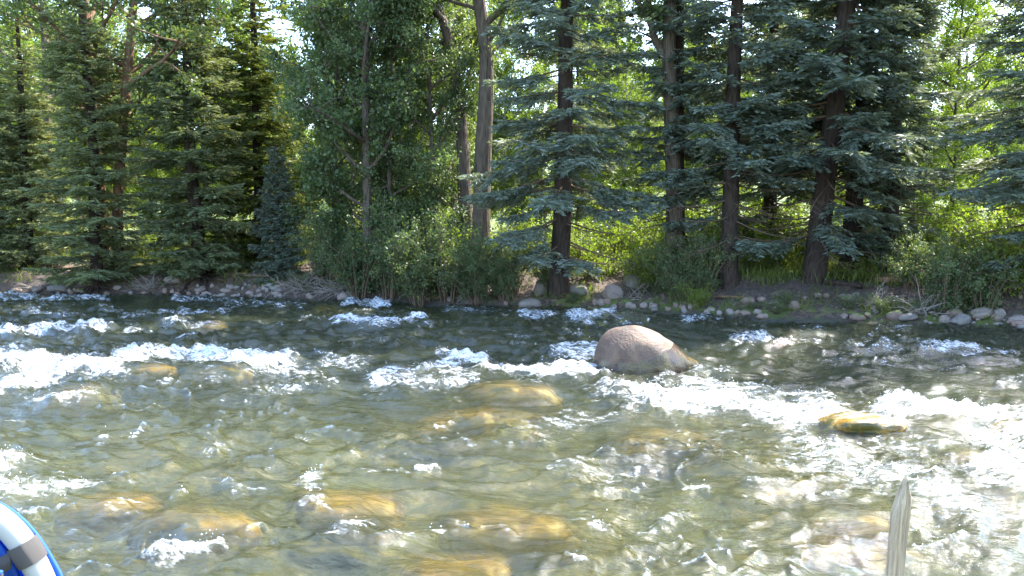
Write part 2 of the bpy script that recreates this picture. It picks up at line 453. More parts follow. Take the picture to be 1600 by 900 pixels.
c = t.ramp(n, [(0.30, (0.09, 0.06, 0.038)), (0.45, (0.26, 0.195, 0.125)), (0.7, (0.42, 0.335, 0.225))])
t.set(Base_Color=c, Roughness=0.8, Normal=t.bump(n, 0.8, 0.006)); M['grey_wood'] = t.m

# ------------------------------------------------------------------ land form
WL = [(-300, 452), (0, 458), (150, 462), (330, 465), (520, 470), (640, 475), (740, 478), (830, 483), (1000, 487), (1100, 494), (1200, 500), (1300, 503), (1400, 508), (1500, 513), (1600, 520), (1800, 531)]
_w = np.array([P(a, b) for a, b in WL])
_w = np.vstack([(_w[0] + (-90, 22, 0)), _w, (_w[-1] + (90, -22, 0))])
def bank_y(x): return np.interp(x, _w[:, 0], _w[:, 1])
def bank_t(x, y): return (y - bank_y(x)) * 0.94

def terrain_z(x, y):
    x = np.asarray(x, float); y = np.asarray(y, float)
    t = bank_t(x, y)
    n = fbm(x * 0.8, y * 0.8, 5, 4); nf = fbm(x * 3.1, y * 3.1, 9, 3)
    left = np.clip((-1.0 - x) / 6, 0, 1)
    zr = np.interp(t, [-60, -1.6, -0.5, 0, 0.3, 0.9, 2.0, 5, 20, 45, 90, 260], [-0.5, -0.5, -0.32, -0.03, 0.13, 0.32, 0.66, 0.82, 1.1, 2.2, 9, 40])
    zl = np.interp(t, [-60, -1.6, -0.5, 0, 0.25, 0.55, 2.0, 5, 20, 45, 90, 260], [-0.5, -0.5, -0.32, -0.03, 0.16, 0.46, 0.66, 0.82, 1.1, 2.2, 9, 40])
    far = zr * (1 - left) + zl * left
    amp = np.interp(t, [-2, 0, 1, 30], [0.16, 0.05, 0.10, 0.4])
    far = far + amp * n + 0.05 * nf * np.clip(t + 1.0, 0.3, 1)
    near = np.interp(y, [-300, -20, 1.9, 2.25, 2.8, 3.6], [6, 0.7, 0.5, 0.42, -0.05, -0.5]) + 0.03 * nf
    k = np.clip((y - 3.2) / 1.5, 0, 1)
    return near * (1 - k) + far * k

def axis(segs):
    a = [segs[0][0]]
    for lo, hi, st in segs:
        a += list(np.arange(lo + st, hi + 1e-6, st))
    return np.array(a)
gx = axis([(-300, -60, 20), (-60, -18, 1.5), (-18, 18, 0.16), (18, 60, 1.5), (60, 300, 20)])
gy = axis([(-300, -20, 20), (-20, 2, 0.8), (2, 10, 0.16), (10, 27, 0.14), (27, 60, 0.8), (60, 300, 12)])
X, Y = np.meshgrid(gx, gy)
X = X + 0.02 * NR.randn(*X.shape) * (abs(X) < 17); 
Z = terrain_z(X, Y)
ny, nx = X.shape
i = np.arange(ny - 1)[:, None] * nx + np.arange(nx - 1)[None, :]
Q = np.stack([i, i + 1, i + nx + 1, i + nx], -1).reshape(-1, 4)
mb = MB(); mb.add(np.stack([X, Y, Z], -1), Q)
T = bank_t(X, Y)
gm = np.clip((T - 1.7) / 1.2, 0, 1) * np.clip(0.45 + fbm(X * 0.35, Y * 0.35, 31, 3), 0, 1)
gm = np.maximum(gm, np.clip((T - 12) / 15, 0, 1))
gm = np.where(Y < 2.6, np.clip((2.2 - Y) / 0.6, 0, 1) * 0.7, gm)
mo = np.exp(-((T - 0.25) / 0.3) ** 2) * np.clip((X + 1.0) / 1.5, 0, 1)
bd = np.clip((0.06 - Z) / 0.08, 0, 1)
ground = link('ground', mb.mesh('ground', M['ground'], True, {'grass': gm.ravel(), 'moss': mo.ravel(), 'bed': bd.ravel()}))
tag(ground, 'river bed, earth bank and forest floor', None, None, 'structure')

# ------------------------------------------------------------------ river
STROKES = [  # (polyline in photograph pixels on the water plane, half width px, strength)
 ([(0,463),(60,468),(160,469)],5,.95), ([(0,478),(90,475),(150,471)],4,.6), ([(20,519),(90,518),(150,514)],6,1.05), ([(270,508),(335,506)],5,.95),
 ([(50,490),(140,496)],3,.75), ([(165,484),(192,490)],5,.75), ([(190,495),(238,492)],4,.85), ([(260,491),(310,489),(358,484)],4,.85), ([(275,469),(322,470)],4,.85),
 ([(340,471),(420,480)],4,.75), ([(400,479),(462,476)],4,.75), ([(535,475),(602,476)],4,1.05), ([(440,484),(470,481)],3,.8), ([(470,498),(530,501)],3,.75),
 ([(530,507),(600,511),(648,501)],7,1.1), ([(690,486),(760,485),(800,488)],3,.7), ([(818,494),(862,492)],4,.95), ([(898,496),(942,494)],5,1.05), ([(1068,504),(1112,498)],6,.9),
 ([(868,550),(932,554)],6,.95), ([(1138,534),(1180,529),(1218,536)],6,.95), ([(1330,545),(1400,545)],5,.75), ([(1438,549),(1480,546),(1538,549)],6,.98), ([(1330,571),(1420,561)],5,.62),
 ([(1230,560),(1320,565)],5,.55), ([(1490,565),(1590,572)],5,.55), ([(700,520),(760,522)],4,.5), ([(1000,500),(1040,503)],4,.5),
 ([(0,562),(100,574),(190,581)],12,1.1), ([(0,602),(40,600),(72,594)],12,1.1), ([(200,560),(300,557),(420,565)],9,1.1), ([(330,581),(480,581)],9,.85), ([(70,626),(122,620)],8,.95),
 ([(420,602),(520,596)],14,.68), ([(500,563),(570,572)],7,.8), ([(380,615),(450,612)],8,.55), ([(600,592),(680,577),(700,560),(760,574),(850,580),(935,586)],8,1.1), ([(600,597),(700,601),(720,590)],8,.85),
 ([(960,614),(1050,630),(1150,641),(1285,652)],13,1.05), ([(1090,604),(1180,610),(1285,626)],9,.9), ([(1340,664),(1440,650)],9,1.0), ([(1392,640),(1440,627),(1480,648),(1590,660)],11,1.15),
 ([(1270,690),(1340,738),(1420,760),(1500,800)],16,.82), ([(1250,720),(1330,752)],12,.7), ([(1565,690),(1605,742)],24,1.05), ([(1480,690),(1570,700)],12,.66), ([(1360,690),(1440,700)],14,.72),
 ([(1040,600),(1080,577),(1135,572)],7,.75), ([(900,652),(972,650)],10,.7), ([(820,668),(882,660)],9,.66), ([(690,650),(780,645)],9,.5), ([(1000,660),(1100,672)],12,.6),
 ([(0,737),(42,725)],10,.95), ([(0,772),(80,768),(190,775),(204,792)],11,.88), ([(480,738),(512,765),(498,792)],7,.85), ([(520,848),(580,818)],7,.8), ([(600,856),(692,820)],7,.82),
 ([(250,869),(352,858)],8,1.0), ([(425,682),(465,686)],6,.65), ([(525,737),(605,736)],6,.7), ([(560,685),(620,700)],8,.5), ([(170,690),(250,700)],9,.5), ([(340,740),(420,750)],8,.5),
 ([(908,808),(948,826)],8,.8), ([(1015,822),(1072,790)],5,.72), ([(855,726),(960,736),(1002,714)],8,.72), ([(1128,856),(1192,840)],8,.7), ([(1155,760),(1205,766)],7,.7),
 ([(1238,872),(1292,850)],8,.68), ([(700,700),(790,720)],8,.5), ([(1080,715),(1180,700)],10,.58), ([(1480,855),(1600,885)],10,.55), ([(1450,770),(1600,800)],14,.5), ([(640,770),(700,760)],6,.5)]  # the stroke at the bottom right corner paints sun sparkle as foam

_r = random.Random(77)
for _ in range(75):      # short broken ripples of foam strewn over the near and middle water
    x_, y_ = _r.uniform(-40, 1640), 600 + 290 * _r.random()
    l_ = _r.uniform(14, 60) * (0.5 + (y_ - 560) / 300); dy_ = l_ * _r.uniform(-0.35, 0.45)
    STROKES.append(([(x_, y_), (x_ + l_ * .5, y_ + dy_ * .3 + _r.uniform(-3, 3)), (x_ + l_, y_ + dy_)], _r.uniform(1.6, 3.6), _r.uniform(.6, .88)))

for _ in range(70):      # and small riffles in the far channel
    x_ = _r.uniform(-60, 1640); y_ = np.interp(x_, [0, 640, 1600], [466, 482, 528]) + 75 * _r.random() ** 1.2
    l_ = _r.uniform(14, 55)
    STROKES.append(([(x_, y_), (x_ + l_, y_ + _r.uniform(-2, 3))], _r.uniform(1.6, 3.0), _r.uniform(.5, .8)))

def to_px(x, y):
    c, s = math.cos(PITCH), math.sin(PITCH)
    f = y * c + CAM_H * s
    v = (y * s - CAM_H * c)
    return 800 + FPX * x / f, 450 - FPX * v / f

def foam_field(x, y):
    px, py = to_px(x, y)
    wx = 34 * gnoise(x * 1.3, y * 1.3, 71) + 16 * gnoise(x * 4.1, y * 4.1, 73); wy = 7 * gnoise(x * 1.7, y * 1.7, 72) + 5 * gnoise(x * 5.0, y * 5.0, 74)
    out = np.zeros_like(px)
    for pts, w, k in STROKES:
        near = np.clip((np.mean([q[1] for q in pts]) - 600) / 120, 0, 1)
        w = w * (1 + 0.3 * near); k = k * (0.95 - 0.04 * near)
        hx = 2.4 * w if w > 4 else 1.5 * w
        lo = np.array(pts).min(0); hi = np.array(pts).max(0)
        sel = (px > lo[0] - 4 * hx - 30) & (px < hi[0] + 4 * hx + 30) & (py > lo[1] - 3.5 * w - 8) & (py < hi[1] + 3.5 * w + 8)
        if not sel.any(): continue
        a, b = px[sel] + wx[sel] * min(1, w / 8), py[sel] + wy[sel] * min(1, w / 8)
        best = np.full(a.shape, 1e9)
        for (x0, y0), (x1, y1) in zip(pts[:-1], pts[1:]):
            dx, dy = (x1 - x0) / hx, (y1 - y0) / w
            ex, ey = (a - x0) / hx, (b - y0) / w
            q = np.clip((ex * dx + ey * dy) / (dx * dx + dy * dy + 1e-9), 0, 1)
            best = np.minimum(best, (ex - q * dx) ** 2 + (ey - q * dy) ** 2)
        out[sel] = np.maximum(out[sel], k * np.exp(-best * 0.42))
    return out

FD = np.array((0.955, -0.297))
def ridge(a): return 1 - np.abs(a) * 1.9
def water_h(x, y, foam):
    s = x * FD[0] + y * FD[1]; q = -x * FD[1] + y * FD[0]
    ws = 0.35 * gnoise(s * 0.6, q * 0.6, 41); wq = 0.35 * gnoise(s * 0.6 + 9, q * 0.6, 42)
    s = s + ws; q = q + wq
    big = ridge(gnoise(s / 1.15, q / 1.0, 43)) * 0.062 + gnoise(s / 2.6, q / 1.8, 44) * 0.065
    med = ridge(gnoise(s / 0.42, q / 0.36, 45)) * 0.034 + gnoise(s / 0.6, q / 0.3, 48) * 0.030
    sml = gnoise(s / 0.16, q / 0.13, 46) * 0.014 + ridge(gnoise(s / 0.09, q / 0.075, 47)) * 0.006
    f = np.clip(foam, 0, 1.1)
    far = np.clip((y - 8.5) / 4, 0, 1)
    med = med * (1 + 0.9 * far); sml = sml * (1 + 1.2 * far)
    return (big + med + sml) * (0.85 + 0.35 * f) + f * f * (0.050 + 0.040 * gnoise(s / 0.13, q / 0.13, 49) + 0.02 * gnoise(s / 0.06, q / 0.06, 50)) - 0.06

# rocks in the stream : px, py, width px, top height, label
RR = [
 (1335, 648, 112, 0.11, 'golden rock breaking the surface between two white foam crests'),
 (300, 806, 165, 0.03, 'golden rock just under the near water, left of centre'),
 (1328, 812, 120, -0.03, 'amber submerged rock left of the wooden stake, upper of two'),
 (1325, 852, 110, -0.12, 'dim amber submerged rock left of the stake, lower of two'),
 (795, 603, 135, 0.06, 'amber rock below the foam line left of the boulder'),
 (645, 573, 80, 0.05, 'green and yellow rock capped by foam in mid river'),
 (128, 606, 110, 0.05, 'amber rock below the white foam near the left edge'),
 (790, 806, 190, -0.06, 'orange submerged rock near the bottom centre'),
 (540, 775, 150, -0.06, 'yellow green submerged rock right of the near golden rock'),
 (1515, 712, 80, -0.02, 'amber submerged rock in the foam at the far right'),
 (170, 785, 130, -0.03, 'brown submerged rock behind the camp chair'),
 (232, 574, 70, 0.07, 'thin brown rock edge in the long left foam band'),
 (350, 574, 80, 0.06, 'reddish rock in the right part of the left foam band'),
 (520, 480, 60, 0.0, 'tan rock awash close to the far left bank'),
 (320, 507, 60, -0.01, 'reddish rock awash beside a small far breaker'),
 (740, 645, 160, -0.06, 'olive submerged rock in front of the mid river foam'),
 (1030, 680, 150, -0.08, 'brown submerged rock nearer than the boulder'),
 (700, 880, 170, -0.07, 'reddish submerged rock at the bottom edge'),
 (1580, 660, 60, -0.02, 'olive submerged rock at the right edge below the crest'),
 (960, 590, 70, -0.05, 'olive rock submerged at the foot of the boulder'),
]

uu = np.concatenate([np.linspace(-4, -0.82, 60), np.linspace(-0.8, 0.8, 760), np.linspace(0.82, 4, 60)])
yy = [1.9]
while yy[-1] < 27: yy.append(yy[-1] + max(0.006 * yy[-1], 0.018))
yy = np.array(yy)
YW = np.repeat(yy[:, None], len(uu), 1); XW = uu[None, :] * yy[:, None]
FO = foam_field(XW, YW)
crest = ridge(gnoise((XW * FD[0] + YW * FD[1]) / 0.5, (YW * FD[0] - XW * FD[1]) / 0.42, 45))
FO = np.maximum(FO, np.clip((crest - 0.72) * 2.4, 0, 0.58) * np.clip(0.7 + 1.3 * gnoise(XW * 0.55, YW * 0.55, 77), 0, 1))
ZW = water_h(XW, YW, FO)
for px, py, w, top, lab in RR:      # the water swells smoothly over each rock
    p = P(px, py, top); s_ = w / FPX * p[1] / 2
    q = np.exp(-(((XW - p[0]) / (s_ * 1.05)) ** 2 + ((YW - p[1]) / (s_ * 0.75)) ** 2) ** 1.5)
    lift = 0.055 if 'breaking' not in lab else -0.02
    ZW = ZW * (1 - q * 0.93) + q * 0.93 * (np.maximum(top, -0.10) + lift) + q * 0.25 * (ZW - gnoise(XW / 2.0, YW / 2.0, 3) * 0.02)
    FO = FO * (1 - 0.55 * q)
ny, nx = XW.shape
i = np.arange(ny - 1)[:, None] * nx + np.arange(nx - 1)[None, :]
Q = np.stack([i, i + 1, i + nx + 1, i + nx], -1).reshape(-1, 4)
mb = MB(); mb.add(np.stack([XW, YW, ZW], -1), Q)
river = link('river_water', mb.mesh('river_water', M['river_water'], True, {'foam': FO.ravel()}))
tag(river, 'shallow rapids with white foam and clear olive water', None, None, 'structure')

# spray droplets thrown up over the foam
sel = np.argwhere((FO > 0.7) & (YW > 3.5) & (abs(XW / YW) < 0.9))
pick = sel[NR.choice(len(sel), min(3500, len(sel)), replace=False)]
c = np.stack([XW[pick[:, 0], pick[:, 1]], YW[pick[:, 0], pick[:, 1]], ZW[pick[:, 0], pick[:, 1]]], -1)
c[:, 2] += NR.rand(len(c)) ** 2.5 * 0.06 + 0.002; c[:, :2] += NR.randn(len(c), 2) * 0.02
r = (0.002 + 0.0035 * NR.rand(len(c)) ** 2)[:, None, None]
octv = np.array([(1, 0, 0), (-1, 0, 0), (0, 1, 0), (0, -1, 0), (0, 0, 1), (0, 0, -1)], float)
octf = np.array([(0, 2, 4), (2, 1, 4), (1, 3, 4), (3, 0, 4), (2, 0, 5), (1, 2, 5), (3, 1, 5), (0, 3, 5)])
mb = MB(); mb.add((c[:, None, :] + octv[None] * r).reshape(-1, 3), None, (octf[None] + (np.arange(len(c)) * 6)[:, None, None]).reshape(-1, 3))
tag(link('water_spray', mb.mesh('water_spray', M['spray'], True)), 'white droplets thrown up over the rapids', None, None, 'stuff')

# ------------------------------------------------------------------ stones
def ico(sub):
    bm = bmesh.new(); bmesh.ops.create_icosphere(bm, subdivisions=sub, radius=1.0)
    V = np.array([v.co[:] for v in bm.verts]); F = np.array([[v.index for v in f.verts] for f in bm.faces]); bm.free()
    return V, F
IV3, IF3 = ico(3); IV5, IF5 = ico(5)
def stone_mesh(name, mat, seed, sc=(1, 0.8, 0.62), amp=0.28, hi=False, flat=0.0):
    V, F = (IV5, IF5) if hi else (IV3, IF3)
    n = vnoise3(V * 1.1 + seed * 3.7, seed) * amp + vnoise3(V * 2.3 + seed, seed + 3) * amp * 0.4 + vnoise3(V * 6 + seed, seed + 5) * amp * 0.08
    W = V * (1 + n)[:, None]
    W = np.sign(W) * np.abs(W) ** 0.9
    W = W * np.array(sc)
    mb = MB(); mb.add(W, None, F)
    return mb.mesh(name, mat, True)
def top_of(me): return max(v.co.z for v in me.vertices)
def put_stone(name, me, loc, size, rz, label, cat, group=None, tilt=(0, 0)):
    o = link(name, me); o.location = loc; o.scale = (size,) * 3 if np.isscalar(size) else size
    o.rotation_euler = (tilt[0], tilt[1], rz)
    return tag(o, label, cat, group)

# the big boulder in mid stream : profile u along x, seen from the near bank
prof_u = [0, .02, .06, .12, .2, .33, .45, .6, .78, .92, 1.0]
prof_h = [.0, .30, .58, .78, .92, 1.0, .97, .82, .50, .17, .02]
nu, nv = 90, 64
ub = 0.5 - 0.5 * np.cos(np.linspace(0, math.pi, nu)); th = np.linspace(0, 2 * math.pi, nv, endpoint=False)
hU = np.interp(ub, prof_u, prof_h); hU = np.convolve(np.pad(hU, 3, mode='edge'), np.ones(7) / 7, 'valid')
dU = np.sin(np.pi * np.clip(ub, 0, 1) ** 0.75) ** 0.55 * (1 - 0.45 * np.clip((ub - 0.55) / 0.45, 0, 1) ** 1.5)
Lb, Hb, Db = 1.24, 0.50, 0.46
Bx = np.repeat((ub * Lb - 0.40)[:, None], nv, 1)
By = dU[:, None] * Db * np.cos(th)[None] * (1 - 0.15 * np.sin(th)[None])
Bz = np.where(np.sin(th)[None] > 0, hU[:, None] * Hb * np.sin(th)[None] ** 0.85 if False else hU[:, None] * Hb * np.abs(np.sin(th))[None] ** 0.8, -0.45 * dU[:, None] * np.abs(np.sin(th))[None])
Bx = Bx + 0.05 * np.sin(th)[None] * (ub[:, None] < 0.3) * 0
B = np.stack([Bx, By, Bz], -1).reshape(-1, 3)
B = B * (1 + 0.07 * vnoise3(B * 2.6, 4) + 0.03 * vnoise3(B * 6, 6) + 0.008 * vnoise3(B * 18, 5))[:, None]
ii = np.arange(nu - 1)[:, None]; jj = np.arange(nv)[None]; kk = (jj + 1) % nv
Q = np.stack([ii * nv + jj, (ii + 1) * nv + jj, (ii + 1) * nv + kk, ii * nv + kk], -1).reshape(-1, 4)
mb = MB(); mb.add(B, Q)
bo = link('boulder', mb.mesh('boulder', M['granite'], True))
pb = P(985, 584)
bo.location = (pb[0], pb[1] + 0.38, 0.04)
tag(bo, 'large rounded pinkish granite boulder standing out of the river', 'boulder')

# algae covered rocks in the stream : px, py, width px, top height, stretch, label
gold = [stone_mesh('river_rock', M['rock_gold'], 40 + k, (1, 0.62, 0.40), 0.42, True) for k in range(3)]
amber = stone_mesh('river_rock', M['rock_amber'], 47, (1, 0.62, 0.40), 0.42, True)
for k, (px, py, w, top, lab) in enumerate(RR):
    p = P(px, py, top)
    s = w / FPX * p[1] / 2 / 0.95
    put_stone('river_rock', amber if 'breaking' in lab else gold[k % 3], (p[0], p[1], top - top_of(amber if 'breaking' in lab else gold[k % 3]) * s), s, rnd.uniform(-0.4, 0.2), lab, 'rock', 'rocks in the stream', (0, rnd.uniform(-0.12, 0.12)))

kinds = {k: [stone_mesh('bank_stone', M[k], 60 + j + 7 * len(k), (1, 0.85, 0.66), 0.30) for j in range(5)] for k in ('rock_grey', 'rock_pale', 'rock_red')}
def bank_stone(px, py, w, h, mat, label, j, cat='stone', group=None, t=None):
    # slide along the pixel ray until it meets the bank
    x0, y0, dz = ray(px, py)
    ks = np.linspace(9, 30, 1500)
    zz = CAM_H + dz * ks; tz = terrain_z(x0 * ks, y0 * ks)
    hit = np.argmax((zz < tz) & (y0 * ks > bank_y(x0 * ks) - 0.3))
    k = ks[hit]; x, y, z = x0 * k, y0 * k, tz[hit]
    s = w / FPX * y / 2
    return put_stone('bank_stone', kinds[mat][j % 5], (x, y, z + s * 0.18), (s, s * 0.9, s * h / max(w, 1) / 0.66 * 1.15), rnd.uniform(0, 6.28) if abs(h / w - .7) < .2 else rnd.uniform(-.3, .3), label, cat, group, (rnd.uniform(-.15, .15), rnd.uniform(-.15, .15)))
for a in [(846, 458, 28, 30, 'rock_grey', 'grey boulder tucked left of the central spruce trunk', 0),
          (829, 480, 38, 16, 'rock_grey', 'flat rounded boulder lying at the waterline below the central spruce', 1),
          (956, 462, 34, 28, 'rock_grey', 'brown grey boulder leaning against a paler one right of the central spruce', 2),
          (993, 446, 38, 30, 'rock_pale', 'pale rounded boulder standing highest on the bank right of the central spruce', 3),
          (905, 458, 34, 18, 'rock_grey', 'half buried grey rock behind the central spruce trunk', 4),
          (272, 441, 30, 12, 'rock_grey', 'flat slab of grey rock on the bank left of the lone left spruce', 0),
          (95, 455, 34, 10, 'rock_pale', 'sunlit pale flat rock at the water below the left spruces', 1),
          (537, 466, 26, 14, 'rock_grey', 'grey rock at the waterline below the dead brush', 2),
          (1330, 470, 30, 12, 'rock_red', 'reddish rock on the bare slope at right', 3),
          (1168, 473, 22, 14, 'rock_red', 'dark red stone left of the mossy ledge', 4),
          (1243, 480, 20, 16, 'rock_red', 'red brown cone shaped stone on the moss', 0),
          (1535, 494, 40, 14, 'rock_grey', 'broad grey stone at the right end of the pale cobbles', 1),
          (1500, 503, 28, 10, 'rock_pale', 'smooth white oval stone at the water on the right', 2),
          (1420, 498, 26, 11, 'rock_pale', 'longest pale stone in the row at right waterline', 3),
          (1590, 503, 26, 14, 'rock_pale', 'pale stone at the right edge above the moss', 4)]:
    bank_stone(*a)
rs = random.Random(5)
for k in range(46):
    bank_stone(rs.uniform(308, 440), rs.uniform(446, 465), 5 + 11 * rs.random() ** 1.6, 6, 'rock_pale', 'pale grey cobble in the heap right of the exposed spruce roots', k, 'stone', 'cobbles heaped below the cut bank')
for k in range(30):
    x = rs.uniform(930, 1200); y = np.interp(x, [930, 1200], [478, 494]) + rs.uniform(-9, 3)
    bank_stone(x, y, rs.uniform(6, 17), 9, rs.choice(['rock_grey', 'rock_red', 'rock_grey']), 'small brown stone on the mossy ledge right of the central spruce', k, 'stone', 'stones on the mossy ledge')
for k in range(50):
    x = 1290 + 310 * rs.random() ** 0.7; y = np.interp(x, [1290, 1600], [495, 510]) + rs.uniform(-16, 4)
    w = 5 + 24 * rs.random() ** 2.2
    bank_stone(x, y, w, w * rs.uniform(.35, .8), rs.choice(['rock_pale', 'rock_red', 'rock_grey', 'rock_grey', 'rock_red']), 'rounded cobble in the row along the right hand waterline', k, 'stone', 'cobbles along the right waterline')
for k in range(26):
    x = rs.uniform(1190, 1600); bank_stone(x, rs.uniform(462, 488), rs.uniform(6, 16), 8, rs.choice(['rock_red', 'rock_grey', 'rock_red']), 'brown stone scattered on the bare slope at right', k, 'stone', 'stones on the bare slope')
for k in range(34):
    x = rs.choice([rs.uniform(0, 300), rs.uniform(440, 800)]); y = np.interp(x, [0, 330, 640, 800], [456, 463, 472, 481]) + rs.uniform(-9, 2)
    bank_stone(x, y, rs.uniform(6, 15), 8, rs.choice(['rock_grey', 'rock_red', 'rock_grey']), 'dark stone at the foot of the shaded bank in the left half', k, 'stone', 'stones along the shaded bank')

# ------------------------------------------------------------------ spruce
def rot_about(v, k, a):
    return v * math.cos(a) + np.cross(k, v) * math.sin(a) + k * np.dot(k, v) * (1 - math.cos(a))

def wood_trunk(mb, path, rad, sides=14, seed=0, flare=0.5):
    path = np.asarray(path, float); rad = np.asarray(rad, float)
    n = max(24, int(path[-1][2] * 4))
    s = np.linspace(0, 1, n) ** 1.25; ss = np.linspace(0, 1, len(path))
    pp = np.stack([np.interp(s, ss, path[:, k]) for k in range(3)], -1)
    for k in range(2):
        q = np.convolve(np.pad(pp[:, k], 2, mode='edge'), np.ones(5) / 5, 'valid'); pp[1:-1, k] = q[1:-1]
    rr = np.interp(s, ss, rad)
    th = np.arange(sides) / sides * 2 * math.pi
    hgt = pp[:, 2] - pp[0, 2]
    fl = flare * np.exp(-hgt / 0.28)
    V = []
    lob = 1 + 0.0
    A = np.cos(th)[None]; Bs = np.sin(th)[None]
    lump = 1 + fl[:, None] * (0.7 + 0.5 * np.cos(th * 4 + seed)[None]) 
    nz = vnoise3(np.stack([np.repeat(A, n, 0).ravel() * 2.5 + seed, np.repeat(Bs, n, 0).ravel() * 2.5, np.repeat(hgt[:, None] * 0.9, sides, 1).ravel()], -1), seed).reshape(n, sides)
    R = rr[:, None] * lump * (1 + 0.09 * nz)
    V = np.stack([pp[:, 0:1] + R * A, pp[:, 1:2] + R * Bs, np.repeat(pp[:, 2:3], sides, 1)], -1).reshape(-1, 3)
    i = np.arange(n - 1)[:, None]; j = np.arange(sides)[None]; k = (j + 1) % sides
    mb.add(V, np.stack([i * sides + j, i * sides + k, (i + 1) * sides + k, (i + 1) * sides + j], -1).reshape(-1, 4))

def make_spruce(name, H, cb, R, r0, seed, whorl=0.30, per=5, dens=1.0, needles='needle_blue', bare=0.3, droop=0.25, dead_below=0.0, low=0.75, hi_cut=9.0):
    rs = np.random.RandomState(seed)
    tk, lb, nd = MB(), MB(), MB()
    zz = np.linspace(-0.25, H, 14)
    wob = np.cumsum(rs.randn(14, 2) * 0.02, 0); wob[0] = 0
    path = np.stack([wob[:, 0], wob[:, 1], zz], -1)
    rad = r0 * (1 - np.clip(zz / H, 0, 1)) ** 0.8 + 0.008
    wood_trunk(tk, path, rad, 12, seed, 0.55)
    B, D, S, LL, WW = [], [], [], [], []
    z = cb
    az = rs.rand() * 6.28
    up = np.array((0, 0, 1.0))
    while z < H - 0.15:
        f = (z - cb) / (H - cb)
        hi = z > hi_cut
        npb = per if not hi else max(3, per - 1)
        for b in range(npb):
            az += 2 * math.pi / npb + rs.randn() * 0.25
            zz0 = z + rs.uniform(-0.12, 0.12)
            L = R * (1 - f) ** 0.85 * rs.uniform(0.62, 1.12) * (low + (1 - low) * min(1, f / 0.18)) + 0.12
            a1 = -droop * (1 - f) + 0.55 * f ** 1.5 + rs.randn() * 0.07
            a2 = 0.16 * (1 - f) + rs.uniform(0, 0.08)
            n = 9
            s = np.linspace(0, 1, n)
            sway = rs.randn() * 0.10
            rad_d = np.array((math.cos(az), math.sin(az), 0)); tan_d = np.array((-math.sin(az), math.cos(az), 0))
            cx = np.interp(zz0, path[:, 2], path[:, 0]); cy = np.interp(zz0, path[:, 2], path[:, 1])
            pts = np.array((cx, cy, zz0)) + rad_d * (L * s * (1 - 0.06 * s))[:, None] + tan_d * (L * sway * s * s)[:, None] + up * (L * (a1 * s + a2 * s * s))[:, None]
            br = max(0.006, 0.011 * L + 0.004)
            lb.tube(pts, np.linspace(br, 0.004, n), 4, False)
            is_dead = f < dead_below and rs.rand() < 0.7
            step = (0.085 if not hi else 0.16) / dens
            sizeup = 1.0 if not hi else 1.55
            ln = max(L, 0.15)
            s0 = bare + rs.uniform(-0.08, 0.1) if not hi else 0.15
            sb = np.arange(s0, 1.0, step / ln)
            if len(sb) == 0: sb = np.array([0.6])
            if is_dead: sb = sb[rs.rand(len(sb)) < 0.35]
            for side in (-1, 1):
                m = len(sb)
                if m == 0: continue
                sj = np.clip(sb + rs.uniform(-0.5, 0.5, m) * step / ln, 0, 0.995)
                p0 = np.stack([np.interp(sj, s, pts[:, k]) for k in range(3)], -1)
                tg = unit(np.stack([np.interp(sj, s, np.gradient(pts[:, k])) for k in range(3)], -1))
                ang = np.radians(rs.uniform(30, 70, m))
                lat = unit(np.cross(tg, up)) * side
                bl = (0.16 + 0.42 * L * (1 - sj) ** 0.7 * (sj ** 0.3)) * rs.uniform(0.55, 1.1, m)
                bl = np.clip(bl, 0.10, 0.75)
                dd = unit(tg * np.cos(ang)[:, None] + lat * np.sin(ang)[:, None] + up * rs.uniform(-0.65, 0.16, m)[:, None])
                if is_dead:
                    for q in range(m):
                        lb.tube(np.stack([p0[q], p0[q] + dd[q] * bl[q] * 0.5 + (0, 0, -0.02), p0[q] + dd[q] * bl[q] + (0, 0, -0.12 * bl[q])]), (0.005, 0.004, 0.002), 3, False)
                    continue
                stp = 0.052 * (1 if not hi else 1.7)
                cnt = np.maximum(2, (bl / stp).astype(int))
                idx = np.repeat(np.arange(m), cnt)
                fr = (np.concatenate([np.arange(c) for c in cnt]) + rs.rand(len(idx)) * 0.7) / cnt[idx]
                q0 = p0[idx] + dd[idx] * (bl[idx] * fr)[:, None] + up * (-0.10 * bl[idx] * fr ** 2)[:, None]
                lat2 = unit(np.cross(dd[idx], up))
                for sg in (-1, 1, 0):
                    k = len(idx)
                    if sg == 0:
                        sel = rs.rand(k) < 0.8
                        d2 = unit(dd[idx] + rs.randn(k, 3) * 0.12); l2 = 0.10 * np.ones(k)
                    else:
                        sel = rs.rand(k) < 0.95
                        a = np.radians(rs.uniform(30, 58, k))
                        d2 = unit(dd[idx] * np.cos(a)[:, None] + lat2 * sg * np.sin(a)[:, None] + up * rs.uniform(-0.3, 0.22, k)[:, None])
                        l2 = np.clip(0.07 + 0.15 * (1 - fr * 0.6) * rs.uniform(0.6, 1.2, k), 0.07, 0.24)
                    rv = unit(rs.randn(k, 3)); sd = unit(np.cross(d2, rv))
                    B.append(q0[sel]); D.append(d2[sel]); S.append(sd[sel]); LL.append((l2 * sizeup)[sel]); WW.append(rs.uniform(0.028, 0.047, k)[sel] * sizeup)
        z += whorl * (1 if not hi else 1.35) * rs.uniform(0.7, 1.25)
    B, D, S, LL, WW = map(np.concatenate, (B, D, S, LL, WW))
    nd.blades(B, D, S, LL, WW)
    print(name, 'needle quads', len(B))
    return [('trunk', tk.mesh('spruce_trunk', M['bark_spruce'], True)), ('limbs', lb.mesh('spruce_limbs', M['twig'], True)), ('crown', nd.mesh('spruce_crown', M[needles]))]

